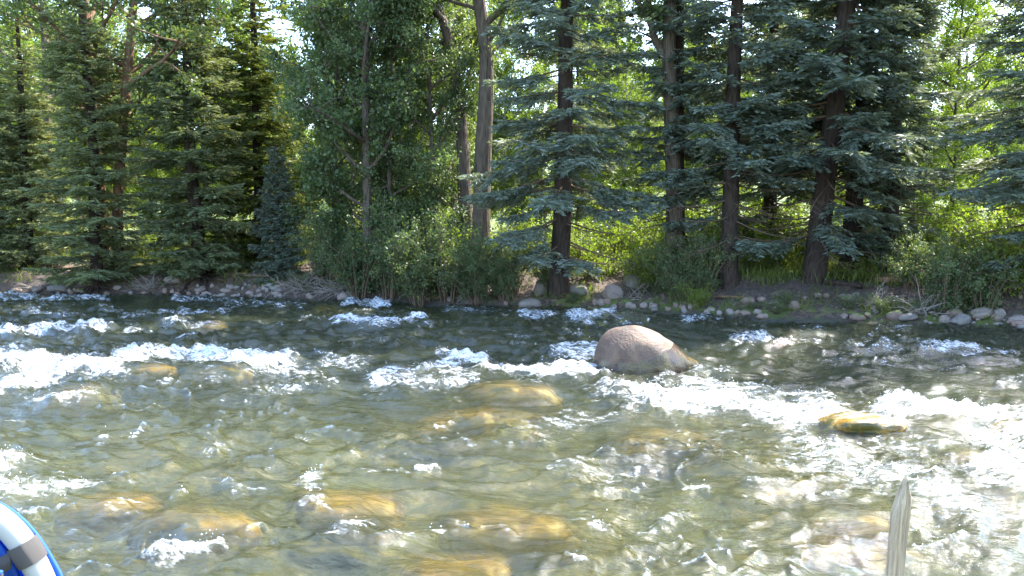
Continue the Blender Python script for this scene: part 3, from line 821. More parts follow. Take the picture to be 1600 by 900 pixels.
# ------------------------------------------------------------------ broadleaf
def make_broad(name, path, rad, crown, seed, n_limb=14, limb_len=2.6, leaf=0.075, lpt=46, bark='bark_cotton', leafm='leaf_cotton', lo=0.3, sub=5, twigs=4, up_bias=0.35, weep=0.0, extra=None, sides=12):
    """path / rad : trunk centre line; limbs leave it from fraction lo upward"""
    rs = np.random.RandomState(seed)
    tk, lb, lf = MB(), MB(), MB()
    path = np.asarray(path, float)
    wood_trunk(tk, path, rad, sides, seed, 0.35)
    tips = []
    def seg(p, d, L, r, n=6, wig=0.25, upb=0.1):
        pts = [p]; d = d / np.linalg.norm(d)
        for k in range(n - 1):
            d = d + rs.randn(3) * wig * 0.4 + np.array((0, 0, upb)) * 0.3
            d /= np.linalg.norm(d); pts.append(pts[-1] + d * L / (n - 1))
        return np.array(pts)
    ss = np.linspace(0, 1, len(path))
    limbs = list(extra or [])
    for k in range(n_limb):
        f = lo + (1 - lo) * ((k + rs.rand()) / n_limb)
        p = np.array([np.interp(f, ss, path[:, q]) for q in range(3)])
        a = k * 2.4 + rs.randn() * 0.4
        env = crown(f)
        d = np.array((math.cos(a), math.sin(a), rs.uniform(0.15, 0.9) + 0.6 * (f > 0.85)))
        L = limb_len * env * rs.uniform(0.7, 1.2)
        limbs.append((seg(p, d, L, 0, 7, 0.35, up_bias), 0.012 + 0.022 * L))
    for li, (pts, r) in enumerate(limbs):
        pts = np.asarray(pts, float); n = len(pts)
        if li >= len(extra or []): lb.tube(pts, np.linspace(r, r * 0.3, n), 6, False)
        L = np.linalg.norm(np.diff(pts, axis=0), axis=1).sum()
        for b in range(sub):
            f = rs.uniform(0.25, 1.0) if b else 0.97
            p = np.array([np.interp(f * (n - 1), np.arange(n), pts[:, q]) for q in range(3)])
            d = unit(rs.randn(3) + (0, 0, 0.25)) + unit(pts[-1] - pts[0]) * 0.7
            l2 = L * rs.uniform(0.3, 0.55)
            s2 = seg(p, d, l2, 0, 5, 0.4, -weep)
            lb.tube(s2, np.linspace(r * 0.35, 0.005, 5), 4, False)
            for c in range(twigs):
                f2 = rs.uniform(0.2, 1.0)
                p2 = np.array([np.interp(f2 * 4, np.arange(5), s2[:, q]) for q in range(3)])
                d2 = unit(rs.randn(3)) + unit(s2[-1] - s2[0]) * 0.6
                l3 = rs.uniform(0.35, 0.75) * min(1.0, limb_len / 1.6)
                s3 = seg(p2, d2, l3, 0, 4, 0.4, -0.15 - weep)
                lb.tube(s3, (0.006, 0.005, 0.004, 0.002), 3, False)
                tips.append(s3)
    tips = np.array(tips)
    m = len(tips); k = lpt
    idx = np.repeat(np.arange(m), k); f = rs.rand(m * k) * 3
    i0 = np.minimum(f.astype(int), 2); w = (f - i0)[:, None]
    pos = tips[idx, i0] * (1 - w) + tips[idx, i0 + 1] * w + rs.randn(m * k, 3) * (0.085 * min(1.2, limb_len / 1.6) + 0.02)
    d = unit(rs.randn(m * k, 3) + np.array((0, 0, -0.5)))
    sd = unit(np.cross(d, unit(rs.randn(m * k, 3) + np.array((0, 0, 0.6)))))
    l = leaf * rs.uniform(0.6, 1.25, m * k)
    lf.blades(pos, d, sd, l, l * 0.68)
    print(name, 'leaf quads', m * k)
    return [('trunk', tk.mesh('broadleaf_trunk', M[bark], True)), ('limbs', lb.mesh('broadleaf_limbs', M[bark], True)), ('crown', lf.mesh('broadleaf_crown', M[leafm]))]

def make_shrub(name, H, spread, n_stem, seed, leaf, lpt, leafm, weep=0.25, bark='twig', nt=9):
    rs = np.random.RandomState(seed)
    st, lf = MB(), MB(); tips = []
    for k in range(n_stem):
        a = rs.rand() * 6.28; r = spread * math.sqrt(rs.rand())
        n = 7; s = np.linspace(0, 1, n)
        top = H * rs.uniform(0.6, 1.1)
        b = np.array((math.cos(a), math.sin(a), 0)) * spread * 0.18 * rs.rand()
        pts = b + np.stack([math.cos(a) * r * s ** 1.4, math.sin(a) * r * s ** 1.4, top * (s - weep * s ** 3 * r / max(spread, .1)) - 0.1], -1) + np.cumsum(rs.randn(n, 3) * 0.02, 0) * (s[:, None])
        st.tube(pts, np.linspace(0.008 + 0.006 * H, 0.004, n), 5, False)
        for c in range(nt):
            f = rs.uniform(0.2, 1.0) * (n - 1)
            p = np.array([np.interp(f, np.arange(n), pts[:, q]) for q in range(3)])
            d = unit(rs.randn(3) + (0, 0, 0.3)); L = rs.uniform(0.2, 0.45) * min(1.3, H)
            e = p + d * L; mid = p + d * L * 0.5 + (0, 0, 0.03)
            t3 = np.stack([p, p * .5 + mid * .5, mid, e - (0, 0, 0.08 * L)])
            st.tube(t3, (0.005, 0.004, 0.003, 0.002), 3, False); tips.append(t3)
    tips = np.array(tips); m = len(tips); k = lpt
    idx = np.repeat(np.arange(m), k); f = rs.rand(m * k) * 3
    i0 = np.minimum(f.astype(int), 2); w = (f - i0)[:, None]
    pos = tips[idx, i0] * (1 - w) + tips[idx, i0 + 1] * w + rs.randn(m * k, 3) * 0.055
    d = unit(rs.randn(m * k, 3) + np.array((0, 0, -0.3))); sd = unit(np.cross(d, unit(rs.randn(m * k, 3) + np.array((0, 0, 0.7)))))
    l = leaf * rs.uniform(0.6, 1.25, m * k)
    lf.blades(pos, d, sd, l, l * 0.6)
    return [('stems', st.mesh('shrub_stems', M[bark], True)), ('foliage', lf.mesh('shrub_foliage', M[leafm]))]

def plant(name, proto, x, y, label, cat, group=None, rz=0.0, sc=1.0, lean=(0, 0), swap=None, dz=0.0):
    e = bpy.data.objects.new(name, None); COL.objects.link(e)
    e.empty_display_size = 0.3
    e.location = (x, y, float(terrain_z(np.array([x]), np.array([y]))[0]) - 0.04 + dz)
    e.rotation_mode = 'XYZ'
    R = Matrix.Rotation(lean[0], 4, 'Y') @ Matrix.Rotation(lean[1], 4, 'X') @ Matrix.Rotation(rz, 4, 'Z')
    e.rotation_euler = R.to_euler(); e.scale = (sc,) * 3 if np.isscalar(sc) else sc
    for n, me in proto:
        c = link(n, me, e)
        if n in ('limbs', 'stems'): c['kind'] = 'stuff'
        if swap and n in swap:
            c.material_slots[0].link = 'OBJECT'; c.material_slots[0].material = M[swap[n]]
    return tag(e, label, cat, group)

def at(px, t):
    """ground point whose image column is px, t metres behind the far waterline"""
    u = (px - 800.0) / FPX
    ys = np.linspace(8, 150, 6000); xs = u * ys
    tt = bank_t(xs, ys)
    k = np.argmax(tt > t)
    return xs[k], ys[k]

SA = make_spruce('A', 14, 0.95, 2.35, 0.205, 21, 0.38, 5, 0.95, bare=0.22, droop=0.40, dead_below=0.09, hi_cut=7.6)
SB = make_spruce('B', 13.5, 1.1, 1.95, 0.19, 22, 0.42, 5, 0.95, bare=0.22, droop=0.36, dead_below=0.12, hi_cut=7.6)
SC_ = make_spruce('C', 12.5, 0.55, 1.95, 0.17, 25, 0.37, 6, 0.95, 'needle_mix', bare=0.16, droop=0.34, low=0.8, hi_cut=7.6)
SD = make_spruce('D', 11.5, 0.3, 1.8, 0.17, 23, 0.30, 6, 0.8, 'needle_green', bare=0.15, droop=0.25, low=0.85, hi_cut=7.0)
SS = make_spruce('S', 4.6, 0.12, 1.15, 0.07, 24, 0.22, 6, 1.0, bare=0.12, droop=0.15, low=0.9)

cr = lambda f: 0.55 + 0.9 * math.sin(min(1, max(0.0, f)) * 3.0)
z12 = np.linspace(-0.25, 12, 8)
DA = make_broad('alder', np.stack([0.12 * np.sin(z12 * 0.5), 0.1 * np.cos(z12 * 0.4) - 0.1, z12], -1), np.interp(z12, [0, 12], [0.12, 0.02]), cr, 31, 27, 1.7, 0.10, 66, 'bark_cotton', 'leaf_alder', 0.06, 5, 4)
DB = make_broad('aspen', np.stack([0.15 * np.sin(z12 * 0.35), 0.1 * np.cos(z12 * 0.3) - 0.1, z12], -1), np.interp(z12, [0, 12], [0.085, 0.02]), cr, 32, 24, 1.5, 0.10, 56, 'bark_aspen', 'leaf_cotton', 0.14, 5, 4)
z15 = np.linspace(-0.25, 15, 9)
DC = make_broad('cottonwood', np.stack([0.25 * np.sin(z15 * 0.3), 0.1 * np.sin(z15 * 0.4), z15], -1), np.interp(z15, [0, 15], [0.22, 0.05]), cr, 33, 26, 2.7, 0.14, 56, 'bark_cotton', 'leaf_cotton', 0.12, 6, 4)
W1 = make_shrub('willow', 2.6, 1.3, 26, 51, 0.075, 26, 'leaf_alder', 0.45)
W2 = make_shrub('round', 1.4, 1.0, 26, 52, 0.075, 16, 'leaf_sunlit', 0.2)
W3 = make_shrub('low', 0.7, 0.6, 18, 53, 0.06, 12, 'leaf_sunlit', 0.1, nt=6)

# ---- the trees one can name
def spruce(px, t, proto, label, rz, sc=1.0, lean=(0, 0), **kw):
    x, y = at(px, t)
    return plant('spruce_tree', proto, x, y, label, 'spruce', 'spruces along the far bank', rz, sc, lean, **kw)
spruce(873, 0.55, SA, 'blue spruce with a straight dark trunk rising behind the grey bank boulders at centre', 0.4, 1.0, (0.012, 0.0))
spruce(312, 0.75, SC_, 'lone straight spruce with exposed roots above the heap of pale cobbles', 1.9, (.95, .95, .88), (-0.03, 0.0))
spruce(1140, 1.5, SB, 'slender dark spruce second from the forked trunk, right of centre', 3.3, 0.95, (0.022, 0.0))
spruce(1272, 1.9, SA, 'thick trunked spruce leaning right above the bare red slope', 2.6, 1.08, (0.10, 0.0))
spruce(1325, 3.4, SB, 'dark spruce standing close behind the leaning thick trunked spruce', 0.6, 1.0, (0.03, 0.0))
spruce(1388, 3.4, SB, 'thin dark spruce between the leaning spruce and the dark green shrub', 2.0, (.85, .85, .85))
spruce(1205, 5.0, SB, 'dark spruce standing back between the slender and the leaning spruce', 4.4, (.9, .9, .85))
spruce(1655, 1.6, SA, 'spruce at the right edge reaching dark boughs into view', 1.2, (1, 1, .8))
spruce(1062, 2.0, SB, 'spruce growing against the forked trunk right of centre', 5.1, (0.75, 0.75, 0.85), (-0.01, 0.0))
spruce(408, 2.6, SD, 'dense sunlit yellow green spruce behind the lone straight spruce', 0.2, (1.0, 1.0, .88), swap={'crown': 'needle_sunlit'})
spruce(436, 0.9, SS, 'small pale blue spruce beside the broadleaf thicket', 0.9, (0.62, 0.62, 0.72))
spruce(150, 0.35, SC_, 'leaning spruce with bared roots at the water on the left', 4.0, (.9, .9, .82), (-0.03, -0.02))
spruce(45, 1.4, SD, 'bushy spruce nearest the left edge of the bank', 2.2, (.85, .85, .7), (0, 0), swap={'crown': 'needle_mix'})
spruce(-60, 0.8, SC_, 'spruce at the left edge with sunlit drooping boughs', 2.9, (.95, .95, .75))

def limb_from(base, pts, r):
    return (np.asarray(pts) - base, r)
def cotton(px_path, Y, r0, r1, label, seed, extra_px=None, bark='bark_cotton', leafm='leaf_cotton', lo=0.45, n_limb=14, top=11.5, limb_len=2.0):
    """trunk centre line read off the photograph at the depth where its foot stands"""
    pts = [PD(a, b, Y) for a, b in px_path]
    g = float(terrain_z(np.array([pts[0][0]]), np.array([Y]))[0])
    base = np.array((pts[0][0], Y, g))
    pts[0] = base + (0, 0, -0.25)
    d = pts[-1] - pts[-2]; d = d / np.linalg.norm(d)
    while pts[-1][2] < top: pts.append(pts[-1] + unit(d + np.array((0, 0, 0.5))) * 1.5)
    pp = np.array(pts) - base
    seglen = np.concatenate([[0], np.cumsum(np.linalg.norm(np.diff(pp, axis=0), axis=1))])
    s = np.linspace(0, seglen[-1], 14)
    pp = np.stack([np.interp(s, seglen, pp[:, k]) for k in range(3)], -1)
    ex = []
    for e, r in (extra_px or []):
        q = np.array([PD(a, b, Y + dy) for a, b, dy in e]) - base
        ex.append((q, r))
    proto = make_broad('cotton', pp, np.linspace(r0, r1, 14), cr, seed, n_limb, limb_len, 0.10, 44, bark, leafm, lo, 5, 4, extra=ex)
    e = bpy.data.objects.new('cottonwood_tree', None); COL.objects.link(e); e.location = base
    for n, me in proto:
        c = link(n, me, e)
        if n == 'limbs': c['kind'] = 'stuff'
    for q, r in ex:
        mb = MB(); mb.tube(smooth_path(q), np.linspace(r, r * 0.35, len(smooth_path(q))), 8); link('limb', mb.mesh('limb', M[bark], True), e)
    return tag(e, label, 'tree', 'cottonwoods on the far bank')
yA = at(750, 1.8)[1]
cotton([(751, 420), (752, 330), (755, 230), (762, 120), (757, 40), (748, 0)], yA, 0.24, 0.06, 'thick furrowed cottonwood trunk, right one of the central pair', 61,
       [([(762, 70, 0), (785, 30, -.2), (800, -10, -.3)], 0.05)])
cotton([(738, 420), (727, 330), (722, 200), (708, 90), (692, 20), (670, -20)], yA + 0.7, 0.2, 0.05, 'paler cottonwood trunk leaning left, left one of the central pair', 62,
       [([(690, 15, 0), (660, -8, -.3), (630, 12, -.6), (615, 30, -.8)], 0.07), ([(722, 160, 0), (735, 110, .2), (745, 70, .3)], 0.035)])
yF = at(1055, 1.6)[1]
cotton([(1055, 430), (1054, 330), (1050, 200), (1044, 90), (1047, 0)], yF, 0.2, 0.06, 'forked trunk with a crooked bare limb reaching up left, right of centre', 63,
       [([(1042, 95, 0), (1022, 62, -.1), (1015, 30, -.2), (990, -5, -.3), (975, -30, -.4)], 0.085)], lo=0.55)
yL = at(186, 0.9)[1]
cotton([(184, 430), (186, 380), (182, 320), (190, 230), (200, 100), (210, 0)], yL, 0.15, 0.06, 'tall reddish trunk lit by sun left of the lone spruce', 64, [([(197, 120, 0), (150, 85, .3), (100, 75, .5)], 0.04)], bark='bark_red', lo=0.3, n_limb=16)
cotton([(165, 430), (160, 330), (150, 240), (140, 120), (132, 0)], yL + 0.6, 0.15, 0.05, 'brown trunk just left of the tall reddish trunk', 65, None, bark='bark_red', lo=0.25, n_limb=16)
cotton([(78, 400), (74, 200), (70, 60), (62, 0)], at(78, 4.5)[1], 0.14, 0.06, 'dark bare upper trunk against the sky at upper left', 66, None, lo=0.3, n_limb=14)
cotton([(573, 420), (574, 340), (572, 180), (570, 0)], at(573, 1.0)[1], 0.12, 0.06, 'dark slim upright trunk in the middle of the broadleaf thicket', 67, None, leafm='leaf_alder', lo=0.10, n_limb=30, limb_len=1.5)

def tree(px, t, proto, name, label, cat, group, rz, sc=1.0, lean=(0, 0), **kw):
    x, y = at(px, t); return plant(name, proto, x, y, label, cat, group, rz, sc, lean, **kw)
k = 0
for px, t, pr, lab in [(520, 1.4, DA, 'leafy alder at the left end of the thicket over the water'), (548, 2.8, DB, 'thin pale aspen stem left of the dark slim trunk'),
                       (640, 2.4, DB, 'thin pale aspen stem between the dark slim trunk and the cottonwood pair'), (615, 1.5, DA, 'leafy alder right beside the dark slim trunk'),
                       (680, 1.9, DA, 'leafy alder just left of the cottonwood pair'), (705, 4.2, DB, 'aspen seen between the two cottonwood trunks')]:
    tree(px, t, pr, 'broadleaf_tree', lab, 'tree', 'thicket trees', k * 1.3, rnd.uniform(0.56, 0.68)); k += 1

# ---- trees further back
rs = random.Random(9)
for k in range(70):
    t = rs.uniform(15, 44); px = rs.uniform(-250, 1950)
    if 965 < px < 1015 and t < 30: continue
    if 450 < px < 490: continue
    if 1500 < px < 1600 and t < 25: continue
    kind = rs.random()
    x, y = at(px, t)
    if px < 470: kind *= 0.62
    if px < 900 and t < 20: continue
    if kind < 0.62: plant('broadleaf_tree', DB if kind < .22 else DC if kind < .42 else DA, x, y, 'sunlit broadleaf tree deep in the wood behind the bank', 'tree', 'broadleaf trees deep in the wood', rs.uniform(0, 6.28), rs.uniform(0.6, 0.85), (rs.uniform(-.04, .04), 0), swap={'crown': 'leaf_sunlit'} if rs.random() < .5 else None)
    else: plant('spruce_tree', SD if kind < 0.88 else SB, x, y, 'spruce deep in the wood behind the bank', 'spruce', 'spruces deep in the wood', rs.uniform(0, 6.28), rs.uniform(0.6, 0.85))
for k, (px, t) in enumerate([(-60, 9), (20, 12), (95, 9.5), (170, 12), (240, 9), (330, 11), (400, 13), (530, 10), (610, 12), (690, 9.5), (760, 12), (900, 13)]):
    x, y = at(px, t)
    plant('broadleaf_tree', DC if k % 2 else DB, x, y, 'x', 'tree', 'broadleaf trees deep in the wood', rs.uniform(0, 6.28), rs.uniform(.62, .72) if k % 2 else rs.uniform(.72, .85), (rs.uniform(-.04, .04), 0), swap={'crown': 'leaf_sunlit'})
for k in range(26):
    t = rs.uniform(5.5, 14); px = -100 + 1800 * (k + rs.random()) / 26
    x, y = at(px, t)
    plant('young_tree', rs.choice([DB, DA, DB]), x, y, 'young sunlit broadleaf tree in the clearing behind the bank trees', 'tree', 'young trees in the clearing', rs.uniform(0, 6.28), rs.uniform(0.36, 0.55), (rs.uniform(-.05, .05), 0), swap={'crown': 'leaf_sunlit'})
for k in range(90):
    x = rs.uniform(-75, 75); y = rs.uniform(62, 95)
    a = 800 + FPX * x / y
    if 455 < a < 495 or 985 < a < 1010: continue
    if rs.random() < 0.6: plant('spruce_tree', SD, x, y, 'distant spruce on the hillside behind the wood', 'spruce', 'spruces on the far hillside', rs.uniform(0, 6.28), rs.uniform(0.7, 1.0))
    else: plant('broadleaf_tree', DC, x, y, 'distant broadleaf tree on the hillside behind the wood', 'tree', 'broadleaf trees on the far hillside', rs.uniform(0, 6.28), rs.uniform(0.6, 0.9), swap={'crown': 'leaf_sunlit'})

# ---- shrubs
for px, t, pr, sc, lab in [
    (560, 0.15, W1, .75, 'dark willow bush leaning over the water right of the dead brush'), (610, 0.3, W1, .95, 'tall willow bush at the water below the dark slim trunk'),
    (655, 0.1, W1, .8, 'willow bush over the black undercut in the left centre'), (700, 0.25, W1, .9, 'willow bush at the water below the cottonwood pair'),
    (745, 0.1, W1, .7, 'willow bush between the cottonwood pair and the central spruce'), (790, 0.2, W1, .5, 'low willow bush under the left boughs of the central spruce'),
    (660, 1.3, W2, 1.15, 'bright lime green bush glowing inside the thicket'), (500, 0.7, W1, .7, 'shaded bush above the dead brush'),
    (1090, 0.35, W2, .38, 'small bright sapling at the waterline left of the mossy ledge'),
    (1478, 0.55, W1, .6, 'dark green shrub at the water in front of the right clearing'), (1540, 0.8, W1, .55, 'dark shrub at the right edge beside the pale cobbles'),
    (1425, 1.5, W1, .5, 'shrub behind the dark green shrub toward the leaning spruce'), (1585, 1.5, W2, 1.1, 'leafy lime bush at the right edge of the clearing'),
    (1015, 1.3, W2, .75, 'bright green bush behind the pale bank boulder'), (1060, .7, W2, .5, 'shaded bush at the foot of the forked trunk')]:
    x, y = at(px, t); plant('shrub', pr, x, y, lab, 'bush', 'bushes along the far bank', rs.uniform(0, 6.28), sc, swap={'foliage': 'leaf_alder'} if 'shaded' in lab else None)  # bushes called shaded take the darker leaf, shade put into their colour
for px, t, sc in [(1010, 4.5, 1), (960, 5.5, 1.1), (1035, 7, 1.3), (1090, 4.2, 1), (1180, 4.6, 1.1), (1210, 3.3, .8), (1240, 6, 1.2), (1345, 5.0, .9), (1390, 4.2, 1), (1430, 5.5, 1.2),
                  (1480, 4.3, .8), (1520, 6.5, 1.1), (1560, 3.6, 1.1), (1600, 5.2, 1.3), (1330, 7.5, 1.3), (920, 3.2, .8), (840, 4.5, 1.1), (770, 3.4, 1.0), (640, 3.8, 1.4), (590, 3.3, 1.1),
                  (370, 4.2, .9), (340, 5.4, 1.0), (250, 3.6, .8), (215, 3.0, .6), (60, 3.6, 1.0), (20, 2.8, .9), (100, 4.8, 1.0), (690, 5.5, 1.5), (1120, 8, 1.4), (990, 9, 1.6), (480, 5, 1.2), (1650, 3, 1.2)]:
    x, y = at(px, t); plant('shrub', W2, x, y, 'lime green bush lit from behind under the trees', 'bush', 'backlit bushes under the trees', rs.uniform(0, 6.28), sc)
for k in range(46):
    px = rs.choice([rs.uniform(180, 420), rs.uniform(880, 1100), rs.uniform(1150, 1620), rs.uniform(1150, 1620), rs.uniform(0, 100)]); t = rs.uniform(1.8, 4.2)
    x, y = at(px, t); plant('low_plant', W3, x, y, 'low leafy plant on the forest floor behind the bank edge', 'plant', 'low plants on the forest floor', rs.uniform(0, 6.28), rs.uniform(.5, 1.0))

for k in range(40):
    px = rs.uniform(-20, 1620); t = rs.uniform(0.25, 1.1)
    x, y = at(px, t); plant('bank_plant', rs.choice([W3, W3, W1]), x, y, 'small dark leafy plant rooted in the edge of the far bank', 'plant', 'plants along the bank edge', rs.uniform(0, 6.28), rs.uniform(.3, .6), swap={'foliage': 'leaf_alder'})

# ---- grass on the forest floor
n = 60000
gxp = NR.uniform(-20, 16, n); gt = 1.6 + 9 * NR.rand(n) ** 1.3
gyp = bank_y(gxp) + gt / 0.94
keep = fbm(gxp * 0.5, gyp * 0.5, 31, 3) + 0.25 > NR.rand(n) * 0.6
gxp, gyp = gxp[keep], gyp[keep]; n = len(gxp)
b = np.stack([gxp, gyp, terrain_z(gxp, gyp) - 0.01], -1)
d = unit(NR.randn(n, 3) * 0.35 + (0, 0, 1.0)); sd = unit(np.cross(d, NR.randn(n, 3)))
mb = MB(); mb.blades(b, d, sd, NR.uniform(0.12, 0.38, n), NR.uniform(0.012, 0.026, n), 0.35)
n2 = 9000
ex_ = NR.uniform(-21, 14, n2); et = 0.35 + 1.1 * NR.rand(n2) ** 1.5
ey_ = bank_y(ex_) + et / 0.94
kp = gnoise(ex_ * 1.1, ey_ * 1.1, 93) > -0.05; ex_, ey_ = ex_[kp], ey_[kp]; n2 = len(ex_)
d = unit(NR.randn(n2, 3) * 0.5 + (0, -0.55, 0.55)); sd = unit(np.cross(d, NR.randn(n2, 3)))
mb.blades(np.stack([ex_, ey_, terrain_z(ex_, ey_) - 0.01], -1), d, sd, NR.uniform(0.1, 0.34, n2), NR.uniform(0.01, 0.02, n2), 0.35)
tag(link('grass', mb.mesh('grass', M['grass'])), 'green grass on the forest floor behind the bank', None, None, 'stuff')

# ---- roots, dead brush, fallen wood
def roots(px, t, n, seed, label):
    rs = np.random.RandomState(seed); x, y = at(px, t)
    for tr in [o for o in COL.objects if o.get('label') == label]:
        inv = np.array(tr.matrix_basis.inverted())
        for k in range(n):
            a = -math.pi / 2 + rs.uniform(-1.5, 1.5); L = rs.uniform(0.5, 1.15); m = 9
            s = np.linspace(0.0, 1, m); aa = a + np.cumsum(rs.randn(m) * 0.16)
            xs = x + np.cumsum(np.cos(aa)) * L / m; ys = y + np.cumsum(np.sin(aa)) * L / m
            zs = terrain_z(xs, ys) + 0.05 * (1 - s) + 0.03 * rs.rand(); zs[0] += 0.10
            zs[-1] -= 0.06
            p = np.stack([xs, ys, zs, np.ones(m)], -1) @ inv.T
            mb = MB(); mb.tube(p[:, :3], np.linspace(0.055, 0.014, m) * rs.uniform(0.6, 1.1), 6)
            link('root', mb.mesh('root', M['bark_spruce'], True), tr)
roots(312, 0.75, 9, 1, 'lone straight spruce with exposed roots above the heap of pale cobbles')
roots(150, 0.35, 10, 2, 'leaning spruce with bared roots at the water on the left')

def brush(px, t, n, seed, H, label, hang=0.0):
    rs = np.random.RandomState(seed); x, y = at(px, t); g = float(terrain_z(np.array([x]), np.array([y]))[0])
    mb = MB()
    for k in range(n):
        a = rs.rand() * 6.28; L = H * rs.uniform(0.4, 1.1); m = 6
        d = np.array((math.cos(a) * 0.9, math.sin(a) * 0.7 - 0.3, rs.uniform(0.1, 0.9) - hang)); p = [np.array((rs.randn() * 0.16, rs.randn() * 0.1, -0.05))]
        for q in range(m - 1):
            d = unit(d + rs.randn(3) * 0.22 + (0, 0, -0.06)); p.append(p[-1] + d * L / (m - 1))
        p = np.array(p); mb.tube(p, np.linspace(0.009, 0.0025, m), 4, False)
        for q in range(3):
            b = p[rs.randint(1, m - 1)]; e = b + unit(rs.randn(3) + d) * L * 0.3; mb.tube(np.stack([b, (b + e) / 2 + rs.randn(3) * 0.02, e]), (0.004, 0.003, 0.0015), 3, False)
    o = link('dead_brush', mb.mesh('dead_brush', M['dead'], True)); o.location = (x, y, g)
    tag(o, label, 'brush', 'dead brush on the bank')
brush(470, .35, 70, 1, .8, 'grey tangle of dead twigs on the bank left of the willows')
brush(525, .3, 70, 2, .7, 'grey dead brush hanging to the water below the thicket', 0.2)
brush(1360, .7, 26, 3, .6, 'sparse dead twigs on the bare slope at right')
brush(1445, .5, 24, 4, .8, 'thin bare stems beside the dark shrub at right')
brush(230, .3, 34, 5, .55, 'dead twigs on the dark bank between the two rooted spruces')
brush(60, .3, 34, 6, .5, 'dead twigs on the bank at far left')
brush(1000, .6, 26, 7, .6, 'dead twigs in front of the pale bank boulder')
brush(740, .2, 34, 8, .6, 'dead twigs trailing to the water under the central boughs', 0.15)

def log(p0, p1, r, label, mat='bark_cotton', seed=0):
    x0, y0 = at(*p0); x1, y1 = at(*p1); rs = np.random.RandomState(seed)
    s = np.linspace(0, 1, 9); xs = x0 + (x1 - x0) * s; ys = y0 + (y1 - y0) * s + rs.randn(9) * 0.02
    z = terrain_z(xs, ys); zs = np.interp(s, [0, 1], [z[:3].max(), z[-3:].max()]) + r * 0.6
    mb = MB(); mb.tube(np.stack([xs - x0, ys - y0, zs - zs[0]], -1), np.linspace(r, r * 0.6, 9) * (1 + 0.12 * rs.randn(9)), 9)
    o = link('fallen_log', mb.mesh('fallen_log', M[mat], True)); o.location = (x0, y0, zs[0]); tag(o, label, 'log', 'fallen logs')
log((335, .75), (420, .7), .07, 'pale fallen log on the bank top right of the lone spruce')
log((1370, 1.9), (1440, 1.8), .08, 'fallen log lying at the edge of the sunlit clearing', 'bark_red', 3)
log((1120, .9), (1165, .8), .035, 'thin fallen branch on the slope below the slender spruce', 'bark_red', 4)
log((1290, 1.7), (1350, 1.6), .07, 'dark fallen log at the foot of the leaning spruce', 'bark_spruce', 5)

# ------------------------------------------------------------------ near bank : wooden stake
gz = float(terrain_z(np.array([1.0]), np.array([2.0]))[0])
Ys = 2.12
b = PD(1397, 905, Ys); tp = PD(1412, 748, Ys)
axisv = (tp - b); axisv /= np.linalg.norm(axisv)
base = b - axisv * ((b[2] - gz + 0.08) / axisv[2])
L = np.linalg.norm(tp - base)
W, D = 0.042, 0.03
mb = MB()
nz, loop = 40, 16
rs_ = np.random.RandomState(3)
corner = [(-.5, -.5), (-.22, -.52), (-.05, -.5), (.42, -.5), (.5, -.42), (.5, 0), (.5, .42), (.44, .5), (.1, .5), (-.2, .5), (-.42, .5), (-.5, .44), (-.52, .2), (-.5, 0), (-.52, -.2), (-.52, -.4)]
rows = []
for q in range(nz):
    s = q / (nz - 1); h = s * L
    row = []
    for c, (a, d) in enumerate(corner):
        k1 = min(1, max(0, (h - (L - 0.11)) / 0.11)); k2 = min(1, max(0, (h - (L - 0.055)) / 0.055))
        xl = -W / 2 + (W * 0.62) * k1 ** 1.3; xr = W / 2 - (W * 0.36) * k2
        xx = xl + (xr - xl) * (a + 0.52) / 1.02 + (0.0016 * math.sin(h * 23 + c * 1.7) + rs_.randn() * 0.0005) * (1 - k2)
        groove = 0.006 * math.exp(-((a + 0.05) / 0.12) ** 2) * (d < 0)
        yy_ = d * D * (1 - 0.6 * k2) + groove + 0.0012 * math.sin(h * 17 + c * 2.1)
        row.append((xx, yy_, h))
    rows.append(row)
V = np.array(rows).reshape(-1, 3); V = np.vstack([V, [[0.004, 0, L]]])
ii = np.arange(nz - 1)[:, None]; jj = np.arange(loop)[None]; kk = (jj + 1) % loop
Q = np.stack([ii * loop + jj, ii * loop + kk, (ii + 1) * loop + kk, (ii + 1) * loop + jj], -1).reshape(-1, 4)
Tt = np.stack([(nz - 1) * loop + np.arange(loop), (nz - 1) * loop + (np.arange(loop) + 1) % loop, np.full(loop, nz * loop)], -1)
mb.add(V, Q, Tt)
so = link('wooden_stake', mb.mesh('wooden_stake', M['grey_wood'], False))
so.location = base
rotm = Vector(axisv).to_track_quat('Z', 'Y').to_matrix().to_4x4() 
so.rotation_euler = (Matrix.Rotation(math.atan2(axisv[0], axisv[2]), 4, 'Y') @ Matrix.Rotation(0.35, 4, 'Z')).to_euler()
tag(so, 'weathered grey wooden stake with a split pointed top on the near bank', 'stake')

# ------------------------------------------------------------------ near bank : folding camp chair
YC = 0.80
ch = bpy.data.objects.new('camp_chair', None); COL.objects.link(ch)
right = PD(66, 905, YC); topz = PD(0, 770, YC)[2]
xr = right[0]; hw = 0.25
gc = 0.5
ch.location = (xr - hw, YC, gc)
tag(ch, 'blue fabric folding camp chair with white tube frame at lower left', 'chair')
Hh = topz - gc
def part(name, mb, mat, parent=ch, smooth=True): return link(name, mb.mesh(name, M[mat], smooth), parent)
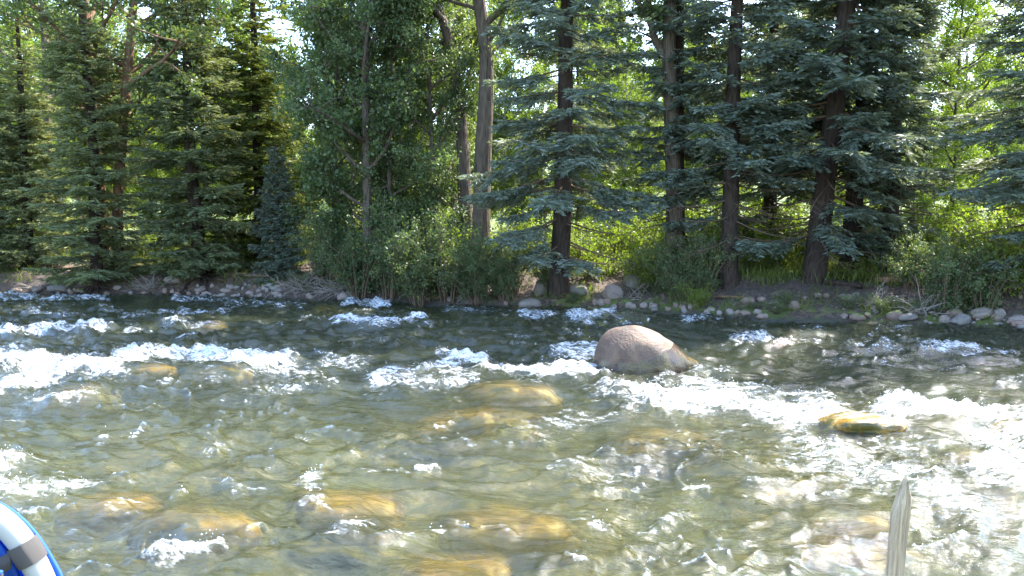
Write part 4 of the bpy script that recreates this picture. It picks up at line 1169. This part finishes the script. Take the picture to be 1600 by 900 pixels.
# back frame : inverted U leaning slightly back (towards the camera at the top)
def back_y(z): return 0.0 + 0.10 * (Hh - z)
r_t = 0.0125
bz = [0.40, 0.60, Hh - 0.19, Hh - 0.075, Hh - 0.012, Hh - 0.0]
pr = [(hw + .012, back_y(.40), .40), (hw + .008, back_y(.6), .6), (hw + .006, back_y(Hh - .19), Hh - .19), (hw + 0.001, back_y(Hh - .10), Hh - .105), (hw - .035, back_y(Hh), Hh - 0.022), (hw - .115, back_y(Hh), Hh)]
pl = [(-x, y, z) for x, y, z in pr][::-1]
path = smooth_path(pr + pl)
mb = MB(); mb.tube(path, np.full(len(path), r_t), 16); part('back_frame', mb, 'tube_white')
for sx in (-1, 1):
    mb = MB(); mb.tube(smooth_path([(sx * (hw + .012), back_y(.40), .40), (sx * (hw + .012), .2, .2), (sx * (hw + .012), .42, -.02)]), r_t, 12); part('front_leg', mb, 'tube_white')
    mb = MB(); mb.tube(np.array([(sx * (hw - .016), .44, .41), (sx * (hw - .016), .2, .2), (sx * (hw - .016), 0.0, -.02)]), np.full(3, r_t), 12); part('rear_leg', mb, 'tube_white')
    mb = MB(); mb.tube(smooth_path([(sx * (hw + .016), back_y(.62) + .01, .60), (sx * (hw + .03), .2, .63), (sx * (hw + .03), .42, .62), (sx * (hw + .016), .45, .40)]), r_t, 12); part('armrest', mb, 'tube_white')
def sheet(fx, fy, n=24, m=24, thick=0.004):
    V = np.array([[fx(a, b_) for b_ in np.linspace(0, 1, m)] for a in np.linspace(0, 1, n)])
    nrm = np.cross(np.gradient(V, axis=0), np.gradient(V, axis=1)); nrm = unit(nrm)
    V2 = V + nrm * thick
    VV = np.vstack([V.reshape(-1, 3), V2.reshape(-1, 3)]); k = n * m
    i = np.arange(n - 1)[:, None] * m + np.arange(m - 1)[None]
    q1 = np.stack([i, i + 1, i + m + 1, i + m], -1).reshape(-1, 4); q2 = q1[:, ::-1] + k
    ed = [(a, a + 1) for a in range(m - 1)] + [((n - 1) * m + a + 1, (n - 1) * m + a) for a in range(m - 1)] + [((a + 1) * m, a * m) for a in range(n - 1)] + [(a * m + m - 1, (a + 1) * m + m - 1) for a in range(n - 1)]
    q3 = np.array([(b_, a, a + k, b_ + k) for a, b_ in ed])
    mb = MB(); mb.add(VV, np.vstack([q1, q2, q3])); return mb
# backrest fabric wraps over the far side of the frame and shows as a rim outside it
half = path[:len(path) // 2]; half = half[half[:, 2] > 0.42]
tg = unit(np.gradient(half, axis=0)); onr = unit(np.stack([tg[:, 2], 0 * tg[:, 0], -tg[:, 0]], -1))
def outline(off):
    q = half + onr * np.broadcast_to(np.asarray(off), (len(half),))[:, None]; q[:, 2] = np.maximum.accumulate(q[:, 2]); return q
q_out, q_in = outline(np.interp(half[:, 2], [Hh - .10, Hh - .02], [r_t + 0.001, r_t - 0.006])), outline(-r_t - 0.010)
def row_of(q, b_):
    k = b_ * (len(q) - 1); return np.interp(k, np.arange(len(q)), q[:, 0]), np.interp(k, np.arange(len(q)), q[:, 2])
def bf(a, b_):
    x = (a * 2 - 1); X_, z = row_of(q_out, b_)
    return (x * X_, back_y(z) + 0.016 + 0.003 * math.sin(x * 21 + b_ * 5), z)
part('backrest', sheet(bf, None, 60, 50), 'blue_fabric')
# near-side fabric panel inside the frame
def bi(a, b_):
    x = (a * 2 - 1); X_, z = row_of(q_in, b_)
    return (x * X_, back_y(z) - 0.002 + 0.006 * math.sin(x * 33 + 0.8) + 0.003 * math.sin(b_ * 11), z)
part('back_lining', sheet(bi, None, 70, 40), 'blue_fabric')
part('seat', sheet(lambda a, b_: ((a * 2 - 1) * (hw - .02), 0.06 + 0.40 * b_, 0.405 - 0.05 * math.sin(math.pi * a) * math.sin(math.pi * b_)), None), 'blue_fabric')
# webbing strap wound round the tube, its tail running inward and down
i0 = int(np.argmin(np.abs(path[:, 2] - (Hh - 0.062)) + (path[:, 0] < 0) * 9))
mb = MB(); seg_ = path[max(0, i0 - 2):i0 + 2]
cdir = unit(seg_[-1] - seg_[0]); c0 = seg_.mean(0)
mb.tube(np.stack([c0 - cdir * 0.012, c0 - cdir * 0.006, c0 + cdir * 0.006, c0 + cdir * 0.012]), (0.0146, 0.0151, 0.0151, 0.0146), 18, False)
part('strap', mb, 'webbing')
e0 = c0 + np.array((-0.010, -0.0125, -0.004)); e1 = c0 + np.array((-0.075, -0.020, -0.040))
nn = 8
V = np.array([[e0 + (e1 - e0) * (q / (nn - 1)) + np.array((0, -0.003 * math.sin(q), w_)) for w_ in (-0.009, 0.009)] for q in range(nn)])
V2 = V + np.array((0, 0.0016, 0))
mb = MB(); VV = np.vstack([V.reshape(-1, 3), V2.reshape(-1, 3)]); Qs = []
for q in range(nn - 1):
    a = 2 * q; Qs += [(a, a + 2, a + 3, a + 1), (a + 16, a + 17, a + 19, a + 18), (a, a + 16, a + 18, a + 2), (a + 1, a + 3, a + 19, a + 17)]
mb.add(VV, Qs); part('strap_tail', mb, 'webbing')
# black mesh pouch with blue piping across the upper back
zp = PD(30, 884, YC - 0.03)[2] - gc
def pf(a, b_):
    x = (a * 2 - 1); top = zp - 0.010 * x ** 4
    return (x * (hw - 0.024), back_y(zp) - 0.030 - 0.012 * (1 - x ** 4), top - 0.26 * (1 - b_))
po = part('pouch', sheet(pf, None, 40, 16), 'black_mesh')
pts = np.array([pf(a, 1.0) for a in np.linspace(0, 1, 40)]) + (0, -0.002, 0.001)
mb = MB(); mb.tube(pts, np.full(40, 0.0026), 8); part('piping', mb, 'blue_fabric', po)

# ------------------------------------------------------------------ say which one of the repeats each is, by the landmarks beside it
LM = [(0, 'left edge'), (150, 'leaning rooted spruce'), (312, 'lone straight spruce'), (436, 'small blue spruce'), (573, 'dark slim trunk'), (745, 'cottonwood pair'), (873, 'central spruce'), (1055, 'forked trunk'), (1140, 'slender dark spruce'), (1272, 'thick leaning spruce'), (1478, 'dark green shrub'), (1600, 'right edge')]
ORD = ['first', 'second', 'third', 'fourth', 'fifth', 'sixth', 'seventh', 'eighth', 'ninth', 'tenth', 'eleventh', 'twelfth', 'thirteenth', 'fourteenth']
SHORT = {'backlit bushes under the trees': 'backlit lime bush', 'young trees in the clearing': 'young sunlit tree', 'broadleaf trees deep in the wood': 'broadleaf tree deep behind', 'spruces deep in the wood': 'spruce deep behind',
         'broadleaf trees on the far hillside': 'far hillside broadleaf tree', 'spruces on the far hillside': 'far hillside spruce', 'low plants on the forest floor': 'low leafy plant', 'plants along the bank edge': 'small bank edge plant'}
bins = {}
for o in COL.objects:
    g = o.get('group')
    if g in SHORT:
        px = float(to_px(np.array(o.location.x), np.array(o.location.y))[0])
        k = sum(1 for a, _ in LM if px > a)
        bins.setdefault((g, k), []).append((px, o))
for (g, k), lst in bins.items():
    lst.sort(key=lambda q: q[0])
    where = 'past the left edge of the view' if k == 0 else 'past the right edge of the view' if k == len(LM) else 'to the right of the ' + LM[k - 1][1]
    for j, (px, o) in enumerate(lst):
        o['label'] = (SHORT[g] if len(lst) == 1 else '%s %s' % (ORD[min(j, 13)], SHORT[g])) + ' ' + where
